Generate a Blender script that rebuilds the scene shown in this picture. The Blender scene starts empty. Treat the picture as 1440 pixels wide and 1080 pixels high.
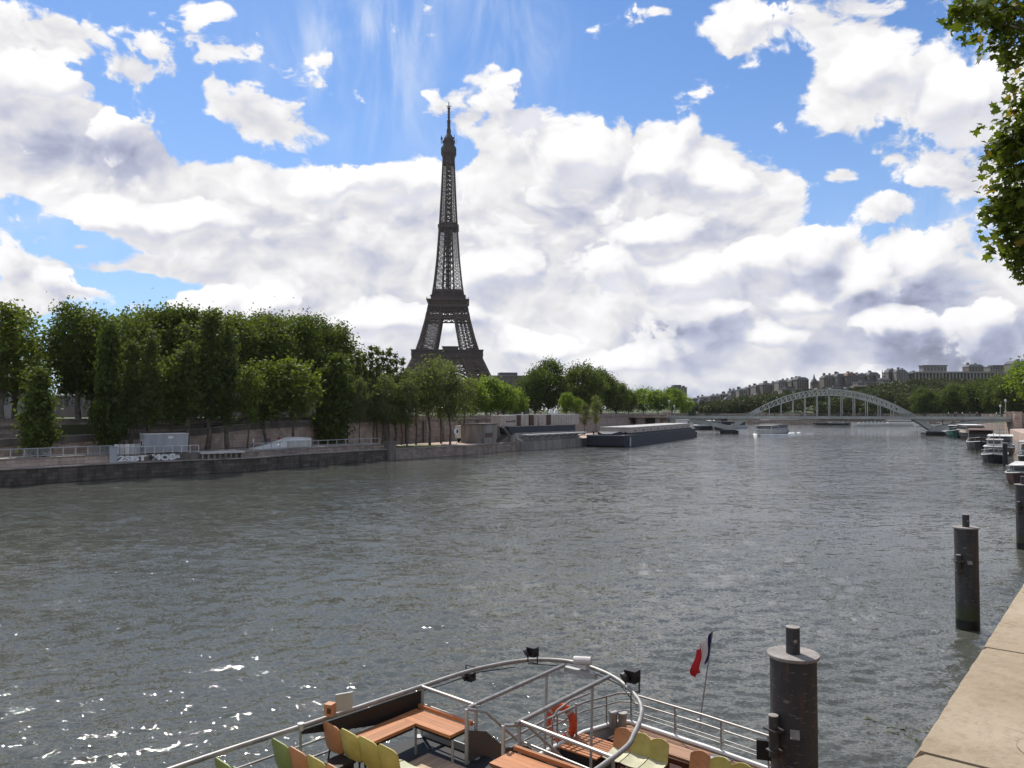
import bpy, math, random
import numpy as np
from mathutils import Vector, Matrix

random.seed(7)
RNG = np.random.default_rng(11)
R = math.radians
scene = bpy.context.scene
COL = scene.collection

# ------------------------------------------------------------------ camera
F = 1082.0                       # focal length in photo pixels (1440 wide)
EYE = 8.5                        # eye above the water
PITCH = math.atan(37 / F)
CAM = Vector((0, 0, EYE))
cd = bpy.data.cameras.new('camera'); cam = bpy.data.objects.new('camera', cd); COL.objects.link(cam)
cam.location = CAM; cam.rotation_euler = (R(90) + PITCH, 0, 0)
cd.sensor_width = 36; cd.lens = F / 1440 * 36; cd.clip_start = .05; cd.clip_end = 9000
scene.camera = cam
scene.render.resolution_x = 1024; scene.render.resolution_y = 768
scene.cycles.use_denoising = True
scene.cycles.max_bounces = 6; scene.cycles.diffuse_bounces = 2; scene.cycles.glossy_bounces = 3
scene.cycles.transmission_bounces = 4; scene.cycles.transparent_max_bounces = 6
scene.cycles.sample_clamp_indirect = 4
scene.cycles.caustics_reflective = False; scene.cycles.caustics_refractive = False
scene.view_settings.view_transform = 'Standard'; scene.view_settings.look = 'None'
scene.view_settings.gamma = 1; scene.view_settings.exposure = .22

# ------------------------------------------------------------------ sun and sky
SUN_AZ, SUN_EL = R(-21), R(52)   # azimuth measured from +Y towards +X
sl = bpy.data.lights.new('sun', 'SUN'); sl.energy = 4.3; sl.angle = R(.53); sl.color = (1, .95, .87)
so = bpy.data.objects.new('sun', sl); COL.objects.link(so)
SD = Vector((math.sin(SUN_AZ) * math.cos(SUN_EL), math.cos(SUN_AZ) * math.cos(SUN_EL), math.sin(SUN_EL)))
so.rotation_euler = SD.to_track_quat('Z', 'Y').to_euler(); so.location = (0, 0, 300)

world = bpy.data.worlds.new('World'); scene.world = world; world.use_nodes = True
WT = world.node_tree; WT.nodes.clear()
class NG:
    """tiny node builder"""
    def __init__(s, t): s.t = t
    def n(s, typ, **kw):
        x = s.t.nodes.new(typ)
        for k, v in kw.items(): setattr(x, k, v)
        return x
    def put(s, sock, v):
        if hasattr(v, 'links'): s.t.links.new(v, sock)
        else: sock.default_value = v
    def m(s, op, a, b=0., c=None, clamp=False):
        x = s.n('ShaderNodeMath', operation=op); x.use_clamp = clamp
        s.put(x.inputs[0], a); s.put(x.inputs[1], b)
        if c is not None: s.put(x.inputs[2], c)
        return x.outputs[0]
    def vm(s, op, a, b=(0, 0, 0)):
        x = s.n('ShaderNodeVectorMath', operation=op); s.put(x.inputs[0], a); s.put(x.inputs[1], b)
        return x.outputs['Vector']
    def ss(s, v, lo, hi, a=0., b=1.):
        x = s.n('ShaderNodeMapRange', interpolation_type='SMOOTHSTEP')
        s.put(x.inputs[0], v); s.put(x.inputs[1], lo); s.put(x.inputs[2], hi); s.put(x.inputs[3], a); s.put(x.inputs[4], b)
        return x.outputs[0]
    def mix(s, f, a, b, blend='MIX'):
        x = s.n('ShaderNodeMix', data_type='RGBA', blend_type=blend)
        s.put(x.inputs[0], f); s.put(x.inputs[6], a); s.put(x.inputs[7], b)
        return x.outputs[2]
    def noise(s, v, scale, detail=5, rough=.55, dist=0., lac=2.):
        x = s.n('ShaderNodeTexNoise'); s.put(x.inputs['Vector'], v)
        x.inputs['Scale'].default_value = scale; x.inputs['Detail'].default_value = detail
        x.inputs['Roughness'].default_value = rough; x.inputs['Distortion'].default_value = dist
        x.inputs['Lacunarity'].default_value = lac
        return x.outputs['Fac']

def build_sky():
    g = NG(WT)
    STR = .1
    tc = g.n('ShaderNodeTexCoord'); d = tc.outputs['Generated']
    sep = g.n('ShaderNodeSeparateXYZ'); g.put(sep.inputs[0], d)
    dx, dy, dz = sep.outputs
    sky = g.n('ShaderNodeTexSky', sky_type='NISHITA'); sky.sun_disc = False
    sky.sun_elevation = SUN_EL; sky.sun_rotation = SUN_AZ; sky.altitude = 50; sky.air_density = 1.0; sky.dust_density = .35; sky.ozone_density = 2.6
    # direction on a plane standing north of the viewer: q = (x/y, z/y)
    yy = g.m('MAXIMUM', dy, .12)
    qx = g.m('DIVIDE', dx, yy); qz = g.m('DIVIDE', dz, yy)
    cq = g.n('ShaderNodeCombineXYZ'); g.put(cq.inputs[0], qx); g.put(cq.inputs[1], qz); q = cq.outputs[0]
    nd = g.vm('MULTIPLY', d, (1, 1, 1.45))
    def blobs(lst):
        tot = None
        for (x, y, rx, ry, w, rot) in lst:
            mp = g.n('ShaderNodeMapping', vector_type='TEXTURE'); g.put(mp.inputs[0], q)
            mp.inputs[1].default_value = ((x - 720) / F, (577 - y) / F, 0); mp.inputs[2].default_value = (0, 0, R(-rot)); mp.inputs[3].default_value = (rx / F, ry / F, 1)
            gr = g.n('ShaderNodeTexGradient', gradient_type='SPHERICAL'); g.put(gr.inputs[0], mp.outputs[0])
            tot = g.m('MULTIPLY', gr.outputs['Fac'], w) if tot is None else g.m('MULTIPLY_ADD', gr.outputs['Fac'], w, tot)
        return tot
    cover = blobs([
        (30, 165, 230, 170, 1.6, 28), (150, 235, 250, 95, 1.2, 12), (330, 290, 280, 85, 1.2, 5), (540, 290, 200, 95, 1.0, 0),
        (90, 40, 75, 42, .75, 25), (375, 172, 140, 46, .95, 24), (170, 90, 50, 26, .45, 20), (287, 4, 50, 20, 1., 0),
        (240, 310, 170, 42, .9, 4), (420, 350, 300, 62, 1.1, 0), (230, 378, 330, 24, .8, 2), (60, 412, 170, 48, 1.2, 0), (340, 428, 170, 48, 1.2, 0),
        (110, 345, 40, 9, .6, 0), (70, 300, 130, 55, -.7, 8), (150, 395, 90, 16, -.5, 8), (640, 215, 40, 40, -.4, 0), (480, 340, 90, 22, -.55, -5), (560, 400, 300, 110, 1.1, 0), (450, 75, 40, 20, .3, 0),
        (722, 178, 150, 105, 1.3, 12), (800, 280, 220, 150, 1.2, 0), (960, 245, 175, 95, 1.3, 12), (1085, 268, 105, 50, 1., -8), (1190, 242, 45, 18, .6, 0),
        (640, 330, 260, 170, 1.0, 0), (780, 420, 460, 200, 1.5, 0), (1050, 400, 260, 130, 1.2, 0), (1165, 355, 50, 45, .6, 0), (1290, 425, 190, 130, 1.5, 0), (1380, 470, 220, 110, 1.1, 0), (1150, 480, 420, 90, 1.2, 0),
        (700, 555, 1100, 105, 1.2, 0), (1500, 560, 400, 110, 1., 0),
        (1040, 25, 75, 80, 1.0, 25), (1150, 25, 140, 70, .85, 10), (1250, 110, 125, 95, 1.05, 0), (1180, 140, 75, 85, .8, 0), (1400, 120, 115, 120, 1.05, 0), (1340, 20, 130, 50, .6, 0), (1110, 90, 60, 40, -.4, 0),
        (1270, 222, 75, 42, .9, 12), (1240, 290, 75, 26, .8, -8), (1370, 245, 85, 40, .8, 0), (1430, 310, 130, 95, .9, 0), (1190, 245, 40, 20, .6, 0),
        (660, 222, 50, 60, -.5, 30), (500, 345, 90, 30, -.45, 0), (190, 400, 60, 25, -.6, 10), (930, 6, 40, 14, .7, 0),
        (-300, 60, 400, 160, 1.0, 0), (-250, 330, 350, 90, 1.0, 0), (1750, 150, 400, 200, .9, 0), (1700, 400, 400, 120, 1.0, 0), (500, -250, 500, 160, .7, 0), (1200, -350, 500, 200, .8, 0),
    ])
    front = g.ss(dy, .1, .3)
    warp = g.n('ShaderNodeTexNoise'); g.put(warp.inputs['Vector'], nd); warp.inputs['Scale'].default_value = 7.; warp.inputs['Detail'].default_value = 4
    wc = g.vm('SUBTRACT', warp.outputs['Color'], (.5, .5, .5))
    p = g.vm('ADD', nd, g.vm('MULTIPLY', wc, (.10, .10, .10)))
    pq = g.vm('ADD', g.vm('MULTIPLY', q, (1, 1.2, 0)), g.vm('MULTIPLY', wc, (.17, .17, 0)))
    def lumps(v, u, det):
        n1 = g.noise(v, 8., det, .58)
        vo = g.n('ShaderNodeTexVoronoi', feature='SMOOTH_F1', voronoi_dimensions='2D'); g.put(vo.inputs['Vector'], u)
        vo.inputs['Scale'].default_value = 10; vo.inputs['Detail'].default_value = 2.6; vo.inputs['Roughness'].default_value = .5; vo.inputs['Lacunarity'].default_value = 2.3; vo.inputs['Smoothness'].default_value = .22; vo.normalize = True
        return g.m('MULTIPLY_ADD', vo.outputs['Distance'], -.75, n1)
    LA = lumps(p, pq, 3.6)
    LB_ = lumps(g.vm('ADD', p, (-.010, 0, .026)), g.vm('ADD', pq, (-.012, .030, 0)), 3.6)
    L0 = g.m('MULTIPLY_ADD', g.m('SUBTRACT', g.noise(p, 44., 6, .66), .5), .42, LA)
    generic = g.ss(g.noise(nd, 2.6, 4, .5), .42, .62, 0., 1.0)
    genm = g.mix(front, generic, cover) if False else g.m('ADD', g.m('MULTIPLY', generic, g.m('SUBTRACT', 1., front)), g.m('MULTIPLY', cover, front))
    f = g.m('ADD', g.m('MINIMUM', genm, 1.15), g.m('MULTIPLY', g.m('SUBTRACT', L0, .24), 2.0))
    dens = g.ss(f, .36, .64)
    # relief: the side turned to the sun is brighter
    rel = g.m('MULTIPLY', g.m('SUBTRACT', LA, LB_), .95)
    thick = g.ss(f, .5, 1.7)
    grey = blobs([
        (90, 195, 220, 70, .95, 8), (230, 225, 150, 45, .3, 10), (830, 300, 170, 75, .3, 0), (720, 250, 130, 80, .2, 0), (600, 420, 220, 70, .2, 0), (930, 265, 120, 50, .25, 0),
        (970, 458, 140, 42, 1.4, 0), (1310, 455, 180, 95, 1.8, 20), (1170, 390, 90, 50, .45, 20), (1410, 480, 130, 80, .8, 25), (1150, 485, 130, 30, .6, 0), (1060, 430, 80, 40, .3, 0),
        (1240, 510, 380, 28, .5, 0), (1000, 556, 220, 22, .7, 0), (760, 500, 330, 40, .2, 0), (1380, 170, 90, 40, .2, 0), (1010, 320, 90, 40, .25, 0), (660, 345, 70, 50, .25, 0), (350, 310, 200, 40, .2, 0),
    ])
    gs = g.m('MULTIPLY', grey, g.m('MULTIPLY_ADD', L0, 1.2, .6))
    shade = g.m('SUBTRACT', g.m('ADD', g.m('MULTIPLY_ADD', thick, -.1, .97), rel), g.m('MULTIPLY', g.m('MINIMUM', gs, 1.1), .42))
    shade = g.m('MINIMUM', g.m('MAXIMUM', shade, .3), 1.12)
    # neutral where lit, blue-grey where the light has to come through
    tint = g.mix(g.ss(shade, .45, .95), (.80, .86, 1.18, 1), (1.0, .99, 1.0, 1))
    cl = g.n('ShaderNodeVectorMath', operation='SCALE'); g.put(cl.inputs[0], tint); g.put(cl.inputs['Scale'], g.m('MULTIPLY', shade, .80 / STR))
    # high thin cirrus
    cv = g.n('ShaderNodeMapping'); g.put(cv.inputs[0], q); cv.inputs[2].default_value = (0, 0, R(-20)); cv.inputs[3].default_value = (3.2, 1.3, 1)
    cn = g.noise(cv.outputs[0], 2.4, 6, .6, 1.6)
    cm = blobs([(600, 90, 260, 200, 1.2, 0), (480, 90, 140, 60, .5, 35), (690, 60, 120, 150, .7, 0), (60, 290, 250, 80, .5, 0), (1330, 330, 200, 120, .6, 0), (540, 40, 300, 120, .5, 0)])
    ci = g.m('MULTIPLY', g.ss(cn, .36, .75), g.m('MINIMUM', cm, 1.), clamp=True)
    skc = g.mix(1., sky.outputs[0], (.64, .87, 1.13, 1), 'MULTIPLY')
    low = g.ss(dz, .0, .5, .42, 0.)                    # paler air towards the horizon
    skc = g.mix(low, skc, (4.6, 6.0, 8.2, 1))
    skc = g.mix(g.m('MULTIPLY', ci, .55), skc, (7.4, 7.9, 8.6, 1))
    out = g.mix(dens, skc, cl.outputs[0])
    # nearer cumulus heads: crisp lit tops, bodies that sink into the bank behind
    heads = [(975, 395, 105, 62), (1075, 372, 80, 52), (1150, 362, 62, 60), (1215, 395, 95, 52), (1312, 362, 78, 62), (1390, 455, 75, 55), (1010, 440, 85, 40), (865, 385, 100, 60), (1255, 452, 80, 40), (925, 330, 90, 50),
             (740, 150, 100, 70), (815, 200, 80, 60), (925, 225, 90, 55), (1010, 240, 80, 45), (700, 390, 80, 45), (640, 450, 90, 40), (545, 440, 80, 38), (285, 418, 70, 32), (365, 430, 70, 30), (105, 398, 95, 34), (760, 480, 100, 34), (860, 505, 110, 28),
             (150, 300, 75, 36), (260, 300, 90, 36), (60, 95, 110, 60), (160, 160, 90, 50), (1240, 100, 80, 60), (1100, 20, 80, 40), (1370, 130, 80, 60), (480, 250, 90, 40), (600, 250, 80, 40), (1130, 415, 80, 40), (1080, 470, 90, 30)]
    def headf(off):
        qq = g.vm('ADD', g.vm('ADD', q, g.vm('MULTIPLY', wc, (.10, .08, 0))), off); tot = None
        for (x, y, rx, ry) in heads:
            mp = g.n('ShaderNodeMapping', vector_type='TEXTURE'); g.put(mp.inputs[0], qq)
            mp.inputs[1].default_value = ((x - 720) / F, (577 - y) / F, 0); mp.inputs[3].default_value = (rx / F, ry / F, 1)
            gr = g.n('ShaderNodeTexGradient', gradient_type='SPHERICAL'); g.put(gr.inputs[0], mp.outputs[0])
            tot = gr.outputs['Fac'] if tot is None else g.m('SMOOTH_MAX', tot, gr.outputs['Fac'], .08)
        return tot
    h0 = headf((0, 0, 0)); h1 = headf((-.010, .022, 0))
    f2 = g.m('MULTIPLY_ADD', g.m('SUBTRACT', L0, .24), 1.5, h0)
    rel2 = g.m('ADD', g.m('SUBTRACT', h0, h1), g.m('MULTIPLY', g.m('SUBTRACT', LA, LB_), 1.15))
    a2 = g.m('MULTIPLY', g.m('MULTIPLY', g.ss(f2, .24, .38), g.ss(rel2, -.5, .1)), g.m('MULTIPLY', g.ss(dens, .2, .8), front))
    sh2 = g.ss(rel2, -.45, .45, .62, 1.12)
    c2 = g.n('ShaderNodeVectorMath', operation='SCALE'); g.put(c2.inputs[0], g.mix(g.ss(sh2, .6, .95), (.80, .86, 1.14, 1), (1., .99, 1., 1))); g.put(c2.inputs['Scale'], g.m('MULTIPLY', sh2, .83 / STR))
    out = g.mix(g.m('MULTIPLY', a2, .92), out, c2.outputs[0])
    bg = g.n('ShaderNodeBackground'); g.put(bg.inputs[0], out); bg.inputs[1].default_value = STR
    wo = g.n('ShaderNodeOutputWorld'); g.put(wo.inputs[0], bg.outputs[0])
build_sky()
world.cycles.sampling_method = 'NONE'

# ------------------------------------------------------------------ layout helpers
RX = Matrix.Rotation(PITCH, 3, 'X')
def ray(px, py): return RX @ Vector((px - 720, F, 540 - py))
def P(px, py, z=0.):
    r = ray(px, py); return CAM + r * ((z - EYE) / r.z)
def Q(px, py, Y):
    r = ray(px, py); return CAM + r * (Y / r.y)
def pxof(p):
    v = RX.transposed() @ (Vector(p) - CAM); return 720 + F * v.x / v.y, 540 - F * v.z / v.y
def lerp(a, b, t): return a + (b - a) * t
def interp(x, xs, ys): return float(np.interp(x, xs, ys))

class MB:
    def __init__(s): s.v = []; s.f = []; s.m = []
    def add(s, vs, fs, mi=0):
        o = len(s.v); s.v += [tuple(v) for v in vs]; s.f += [tuple(i + o for i in f) for f in fs]; s.m += [mi] * len(fs); return s
    def bx(s, x0, x1, y0, y1, z0, z1, mi=0):
        return s.add([(x0,y0,z0),(x1,y0,z0),(x1,y1,z0),(x0,y1,z0),(x0,y0,z1),(x1,y0,z1),(x1,y1,z1),(x0,y1,z1)],
                     [(0,3,2,1),(4,5,6,7),(0,1,5,4),(1,2,6,5),(2,3,7,6),(3,0,4,7)], mi)
    def box(s, c, sz, mi=0, rz=0.):
        x, y, z = sz[0]/2, sz[1]/2, sz[2]/2; ca, sa = math.cos(rz), math.sin(rz)
        vs = [(c[0]+a*ca-b*sa, c[1]+a*sa+b*ca, c[2]+e) for e in (-z, z) for a, b in ((-x,-y),(x,-y),(x,y),(-x,y))]
        return s.add(vs, [(0,3,2,1),(4,5,6,7),(0,1,5,4),(1,2,6,5),(2,3,7,6),(3,0,4,7)], mi)
    def bar(s, p, q, w, h=None, mi=0, up=(0, 0, 1)):
        p, q = Vector(p), Vector(q); h = w if h is None else h
        t = (q - p); 
        if t.length < 1e-6: return s
        t.normalize(); a = t.cross(Vector(up))
        if a.length < .05: a = t.cross(Vector((1, 0, 0)))
        a.normalize(); b = a.cross(t); a *= w/2; b *= h/2
        return s.add([p-a-b, p+a-b, p+a+b, p-a+b, q-a-b, q+a-b, q+a+b, q-a+b], [(0,1,2,3),(7,6,5,4),(0,4,5,1),(1,5,6,2),(2,6,7,3),(3,7,4,0)], mi)
    def tube(s, pts, r, n=8, mi=0, cap=True):
        pts = [Vector(p) for p in pts]; rs = r if hasattr(r, '__len__') else [r]*len(pts)
        vs = []; ref = None
        for i, p in enumerate(pts):
            t = (pts[min(i+1, len(pts)-1)] - pts[max(i-1, 0)]).normalized()
            if ref is None: ref = Vector((0,0,1)) if abs(t.z) < .9 else Vector((1,0,0))
            a = t.cross(ref)
            if a.length < 1e-3: a = t.cross(Vector((0,1,0)))
            a.normalize(); b = t.cross(a); ref = a.cross(t)
            vs += [p + (a*math.cos(k*2*math.pi/n) + b*math.sin(k*2*math.pi/n))*rs[i] for k in range(n)]
        fs = [(i*n+k, i*n+(k+1)%n, (i+1)*n+(k+1)%n, (i+1)*n+k) for i in range(len(pts)-1) for k in range(n)]
        if cap: fs += [tuple(range(n))[::-1], tuple((len(pts)-1)*n+k for k in range(n))]
        return s.add(vs, fs, mi)
    def lathe(s, prof, n=24, c=(0,0,0), mi=0):
        vs = [(c[0]+r*math.cos(k*2*math.pi/n), c[1]+r*math.sin(k*2*math.pi/n), c[2]+z) for r, z in prof for k in range(n)]
        fs = [(i*n+k, i*n+(k+1)%n, (i+1)*n+(k+1)%n, (i+1)*n+k) for i in range(len(prof)-1) for k in range(n)]
        fs += [tuple(range(n))[::-1], tuple((len(prof)-1)*n+k for k in range(n))]
        return s.add(vs, fs, mi)
    def prism(s, poly, z0, z1, mi=0):
        n = len(poly)
        vs = [(p[0],p[1],z0) for p in poly] + [(p[0],p[1],z1) for p in poly]
        fs = [tuple(range(n))[::-1], tuple(range(n, 2*n))] + [(i,(i+1)%n,n+(i+1)%n,n+i) for i in range(n)]
        return s.add(vs, fs, mi)
    def loft(s, rings, mi=0, cap=True, closed=True):
        n = len(rings[0]); vs = [v for r in rings for v in r]
        kk = n if closed else n-1
        fs = [(i*n+k, i*n+(k+1)%n, (i+1)*n+(k+1)%n, (i+1)*n+k) for i in range(len(rings)-1) for k in range(kk)]
        if cap: fs += [tuple(range(n))[::-1], tuple((len(rings)-1)*n+k for k in range(n))]
        return s.add(vs, fs, mi)

WM = {}                                       # world matrices of roots
def root_of(o):
    while o.parent: o = o.parent
    return o
def tag(o, label=None, cat=None, group=None, kind=None):
    if label: o['label'] = label
    if cat: o['category'] = cat
    if group: o['group'] = group
    if kind: o['kind'] = kind
    return o
def thing(name, label, cat, loc=(0,0,0), rz=0., group=None):
    o = bpy.data.objects.new(name, None); COL.objects.link(o); o.empty_display_size = .3
    o.location = loc; o.rotation_euler = (0, 0, rz)
    WM[o.name] = Matrix.Translation(Vector(loc)) @ Matrix.Rotation(rz, 4, 'Z')
    return tag(o, label, cat, group)
def mesh_of(name, mb, mats, smooth=False):
    me = bpy.data.meshes.new(name); me.from_pydata(mb.v, [], mb.f)
    for m in (mats if isinstance(mats, (list, tuple)) else [mats]): me.materials.append(m)
    if any(mb.m): me.polygons.foreach_set('material_index', mb.m)
    if smooth:
        me.polygons.foreach_set('use_smooth', [True]*len(me.polygons))
        try: me.set_sharp_from_angle(angle=R(40))
        except Exception: pass
    import bmesh
    bm = bmesh.new(); bm.from_mesh(me); bmesh.ops.recalc_face_normals(bm, faces=bm.faces); bm.to_mesh(me); bm.free()
    return me
def part(name, mb, mats, parent, smooth=False, world=False, label=None, kind=None):
    if world:
        inv = WM[root_of(parent).name].inverted(); mb.v = [tuple(inv @ Vector(v)) for v in mb.v]
    o = bpy.data.objects.new(name, mesh_of(name, mb, mats, smooth)); COL.objects.link(o); o.parent = parent
    return tag(o, label, kind=kind)
def single(name, mb, mats, label=None, cat=None, group=None, kind=None, smooth=False):
    a = np.array(mb.v); c = (a.min(0) + a.max(0))/2; c[2] = a[:,2].min()
    mb.v = [tuple(x) for x in (a - c)]
    o = bpy.data.objects.new(name, mesh_of(name, mb, mats, smooth)); COL.objects.link(o); o.location = c
    return tag(o, label, cat, group, kind)
def kids(o): return [x for x in ALLKIDS.get(o.name, [])]
def copy_tree(o, loc, rz=0., label=None, scale=None, group=None):
    def rec(src, par):
        c = src.copy(); COL.objects.link(c)
        if par is not None: c.parent = par
        for ch in list(src.children): rec(ch, c)
        return c
    c = rec(o, None); c.location = loc; c.rotation_euler = (0, 0, rz)
    if scale is not None: c.scale = scale if hasattr(scale, '__len__') else (scale,)*3
    if label: c['label'] = label
    if group: c['group'] = group
    return c
def np_mesh(name, verts, faces, mat, smooth=False):
    me = bpy.data.meshes.new(name); k = faces.shape[1]
    me.vertices.add(len(verts)); me.vertices.foreach_set('co', np.asarray(verts, np.float32).ravel())
    me.loops.add(faces.size); me.loops.foreach_set('vertex_index', faces.astype(np.int32).ravel())
    me.polygons.add(len(faces)); me.polygons.foreach_set('loop_start', (np.arange(len(faces))*k).astype(np.int32))
    if smooth: me.polygons.foreach_set('use_smooth', np.ones(len(faces), bool))
    me.materials.append(mat); me.update(calc_edges=True); return me
ORD = 'first second third fourth fifth sixth seventh eighth ninth tenth eleventh twelfth thirteenth fourteenth fifteenth sixteenth seventeenth eighteenth nineteenth twentieth twenty-first twenty-second twenty-third twenty-fourth twenty-fifth twenty-sixth twenty-seventh twenty-eighth twenty-ninth thirtieth'.split()
def catmull(pts, k=8):
    pts = [Vector(p) for p in pts]; out = []
    for i in range(len(pts)-1):
        a, b, c, d = pts[max(i-1,0)], pts[i], pts[i+1], pts[min(i+2,len(pts)-1)]
        for j in range(k):
            t = j/k; out.append(.5*((2*b)+(c-a)*t+(2*a-5*b+4*c-d)*t*t+(3*b-a-3*c+d)*t**3))
    return out + [pts[-1]]

# ------------------------------------------------------------------ materials
def mat(name, col, rough=.7, metal=0., var=.18, scale=1.5, bump=0., bscale=8., col2=None, spec=.4, detail=5, streak=False):
    m = bpy.data.materials.new(name); m.use_nodes = True; t = m.node_tree; t.nodes.clear(); g = NG(t)
    tc = g.n('ShaderNodeTexCoord'); v = tc.outputs['Object']
    vv = g.vm('MULTIPLY', v, (1, 1, .25)) if streak else v
    n = g.noise(vv, scale, detail, .6)
    c0 = tuple(c*(1-var) for c in col) + (1,); c1 = tuple(min(1, c*(1+var)) for c in (col2 or col)) + (1,)
    c = g.mix(g.ss(n, .3, .7), c0, c1)
    bs = g.n('ShaderNodeBsdfPrincipled'); g.put(bs.inputs['Base Color'], c)
    g.put(bs.inputs['Roughness'], g.m('MULTIPLY_ADD', n, .2, rough-.1)); bs.inputs['Metallic'].default_value = metal; bs.inputs['Specular IOR Level'].default_value = spec
    if bump:
        b = g.n('ShaderNodeBump'); b.inputs['Strength'].default_value = 1; b.inputs['Distance'].default_value = bump
        g.put(b.inputs['Height'], g.noise(v, bscale, 6, .6)); g.put(bs.inputs['Normal'], b.outputs[0])
    o = g.n('ShaderNodeOutputMaterial'); g.put(o.inputs[0], bs.outputs[0])
    return m
def stone_mat(name, col, mortar, bw, bh, udir=(.6288, .7776), var=.3, rough=.85, bump=.02, msize=.012, stain=.45):
    m = bpy.data.materials.new(name); m.use_nodes = True; t = m.node_tree; t.nodes.clear(); g = NG(t)
    tc = g.n('ShaderNodeTexCoord'); v = tc.outputs['Object']
    sep = g.n('ShaderNodeSeparateXYZ'); g.put(sep.inputs[0], v)
    u = g.m('ADD', g.m('MULTIPLY', sep.outputs[0], udir[0]), g.m('MULTIPLY', sep.outputs[1], udir[1]))
    cb = g.n('ShaderNodeCombineXYZ'); g.put(cb.inputs[0], u); g.put(cb.inputs[1], sep.outputs[2])
    br = g.n('ShaderNodeTexBrick'); g.put(br.inputs['Vector'], cb.outputs[0])
    br.inputs['Color1'].default_value = tuple(c*(1-var) for c in col)+(1,); br.inputs['Color2'].default_value = tuple(min(1,c*(1+var)) for c in col)+(1,)
    br.inputs['Mortar'].default_value = tuple(mortar)+(1,); br.inputs['Scale'].default_value = 1; br.inputs['Mortar Size'].default_value = msize
    br.inputs['Brick Width'].default_value = bw; br.inputs['Row Height'].default_value = bh; br.inputs['Bias'].default_value = 0
    st = g.noise(g.vm('MULTIPLY', v, (1, 1, .3)), .9, 6, .65)
    c = g.mix(g.ss(st, .42, .68, 0., stain), br.outputs[0], tuple(x*.35 for x in col)+(1,))
    bs = g.n('ShaderNodeBsdfPrincipled'); g.put(bs.inputs['Base Color'], c); bs.inputs['Roughness'].default_value = rough; bs.inputs['Specular IOR Level'].default_value = .25
    b = g.n('ShaderNodeBump'); b.inputs['Distance'].default_value = bump
    g.put(b.inputs['Height'], g.m('ADD', g.m('MULTIPLY', br.outputs['Fac'], -.6), g.noise(v, 6, 6, .6))); g.put(bs.inputs['Normal'], b.outputs[0])
    o = g.n('ShaderNodeOutputMaterial'); g.put(o.inputs[0], bs.outputs[0]); return m
def leaf_mat(name, ca, cb, trans=.35, cc=None, big=.12):
    m = bpy.data.materials.new(name); m.use_nodes = True; t = m.node_tree; t.nodes.clear(); g = NG(t)
    geo = g.n('ShaderNodeNewGeometry'); tc = g.n('ShaderNodeTexCoord'); oi = g.n('ShaderNodeObjectInfo')
    f = g.m('ADD', g.m('MULTIPLY', geo.outputs['Random Per Island'], .55), g.m('MULTIPLY', g.noise(tc.outputs['Object'], big*6, 3, .5), .6))
    f = g.m('ADD', f, g.m('MULTIPLY_ADD', oi.outputs['Random'], .35, -.25), clamp=True)
    c = g.mix(f, ca+(1,), cb+(1,))
    if cc: c = g.mix(g.ss(geo.outputs['Random Per Island'], .93, .95), c, cc+(1,))
    df = g.n('ShaderNodeBsdfPrincipled'); g.put(df.inputs['Base Color'], c); df.inputs['Roughness'].default_value = .6; df.inputs['Specular IOR Level'].default_value = .25
    tr = g.n('ShaderNodeBsdfTranslucent'); g.put(tr.inputs[0], g.mix(1., c, (1.5, 1.5, .6, 1), 'MULTIPLY'))
    mx = g.n('ShaderNodeMixShader'); mx.inputs[0].default_value = trans; g.put(mx.inputs[1], df.outputs[0]); g.put(mx.inputs[2], tr.outputs[0])
    o = g.n('ShaderNodeOutputMaterial'); g.put(o.inputs[0], mx.outputs[0]); return m
def worn_mat(name, col, dark=.45):
    m = bpy.data.materials.new(name); m.use_nodes = True; t = m.node_tree; t.nodes.clear(); g = NG(t)
    v = g.n('ShaderNodeTexCoord').outputs['Object']; r = g.n('ShaderNodeObjectInfo').outputs['Random']
    v = g.vm('ADD', v, (lambda c: (g.put(c.inputs[0], g.m('MULTIPLY', r, 40.)), c.outputs[0])[1])(g.n('ShaderNodeCombineXYZ')))
    c = g.mix(g.ss(g.noise(v, 5, 5, .6), .3, .75), tuple(x*.86 for x in col)+(1,), tuple(min(1, x*1.1) for x in col)+(1,))
    c = g.mix(g.ss(g.noise(v, 14, 6, .7), .56, .74, 0., dark), c, tuple(x*.4 for x in col)+(1,))
    c = g.mix(g.ss(g.noise(g.vm('MULTIPLY', v, (1, 1, 8)), 9, 4, .6), .64, .7, 0., .35), c, tuple(min(1, x*.6+.28) for x in col)+(1,))
    c = g.mix(g.m('MULTIPLY', r, .16), c, tuple(x*.6 for x in col)+(1,))
    bs = g.n('ShaderNodeBsdfPrincipled'); g.put(bs.inputs['Base Color'], c); g.put(bs.inputs['Roughness'], g.m('MULTIPLY_ADD', g.noise(v, 8, 4, .6), .4, .28)); bs.inputs['Specular IOR Level'].default_value = .4
    g.put(g.n('ShaderNodeOutputMaterial').inputs[0], bs.outputs[0]); return m
def glass_mat(name, col=(.03,.035,.04), rough=.08):
    return mat(name, col, rough+.1, 0, .1, 2, spec=.8)
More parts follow.
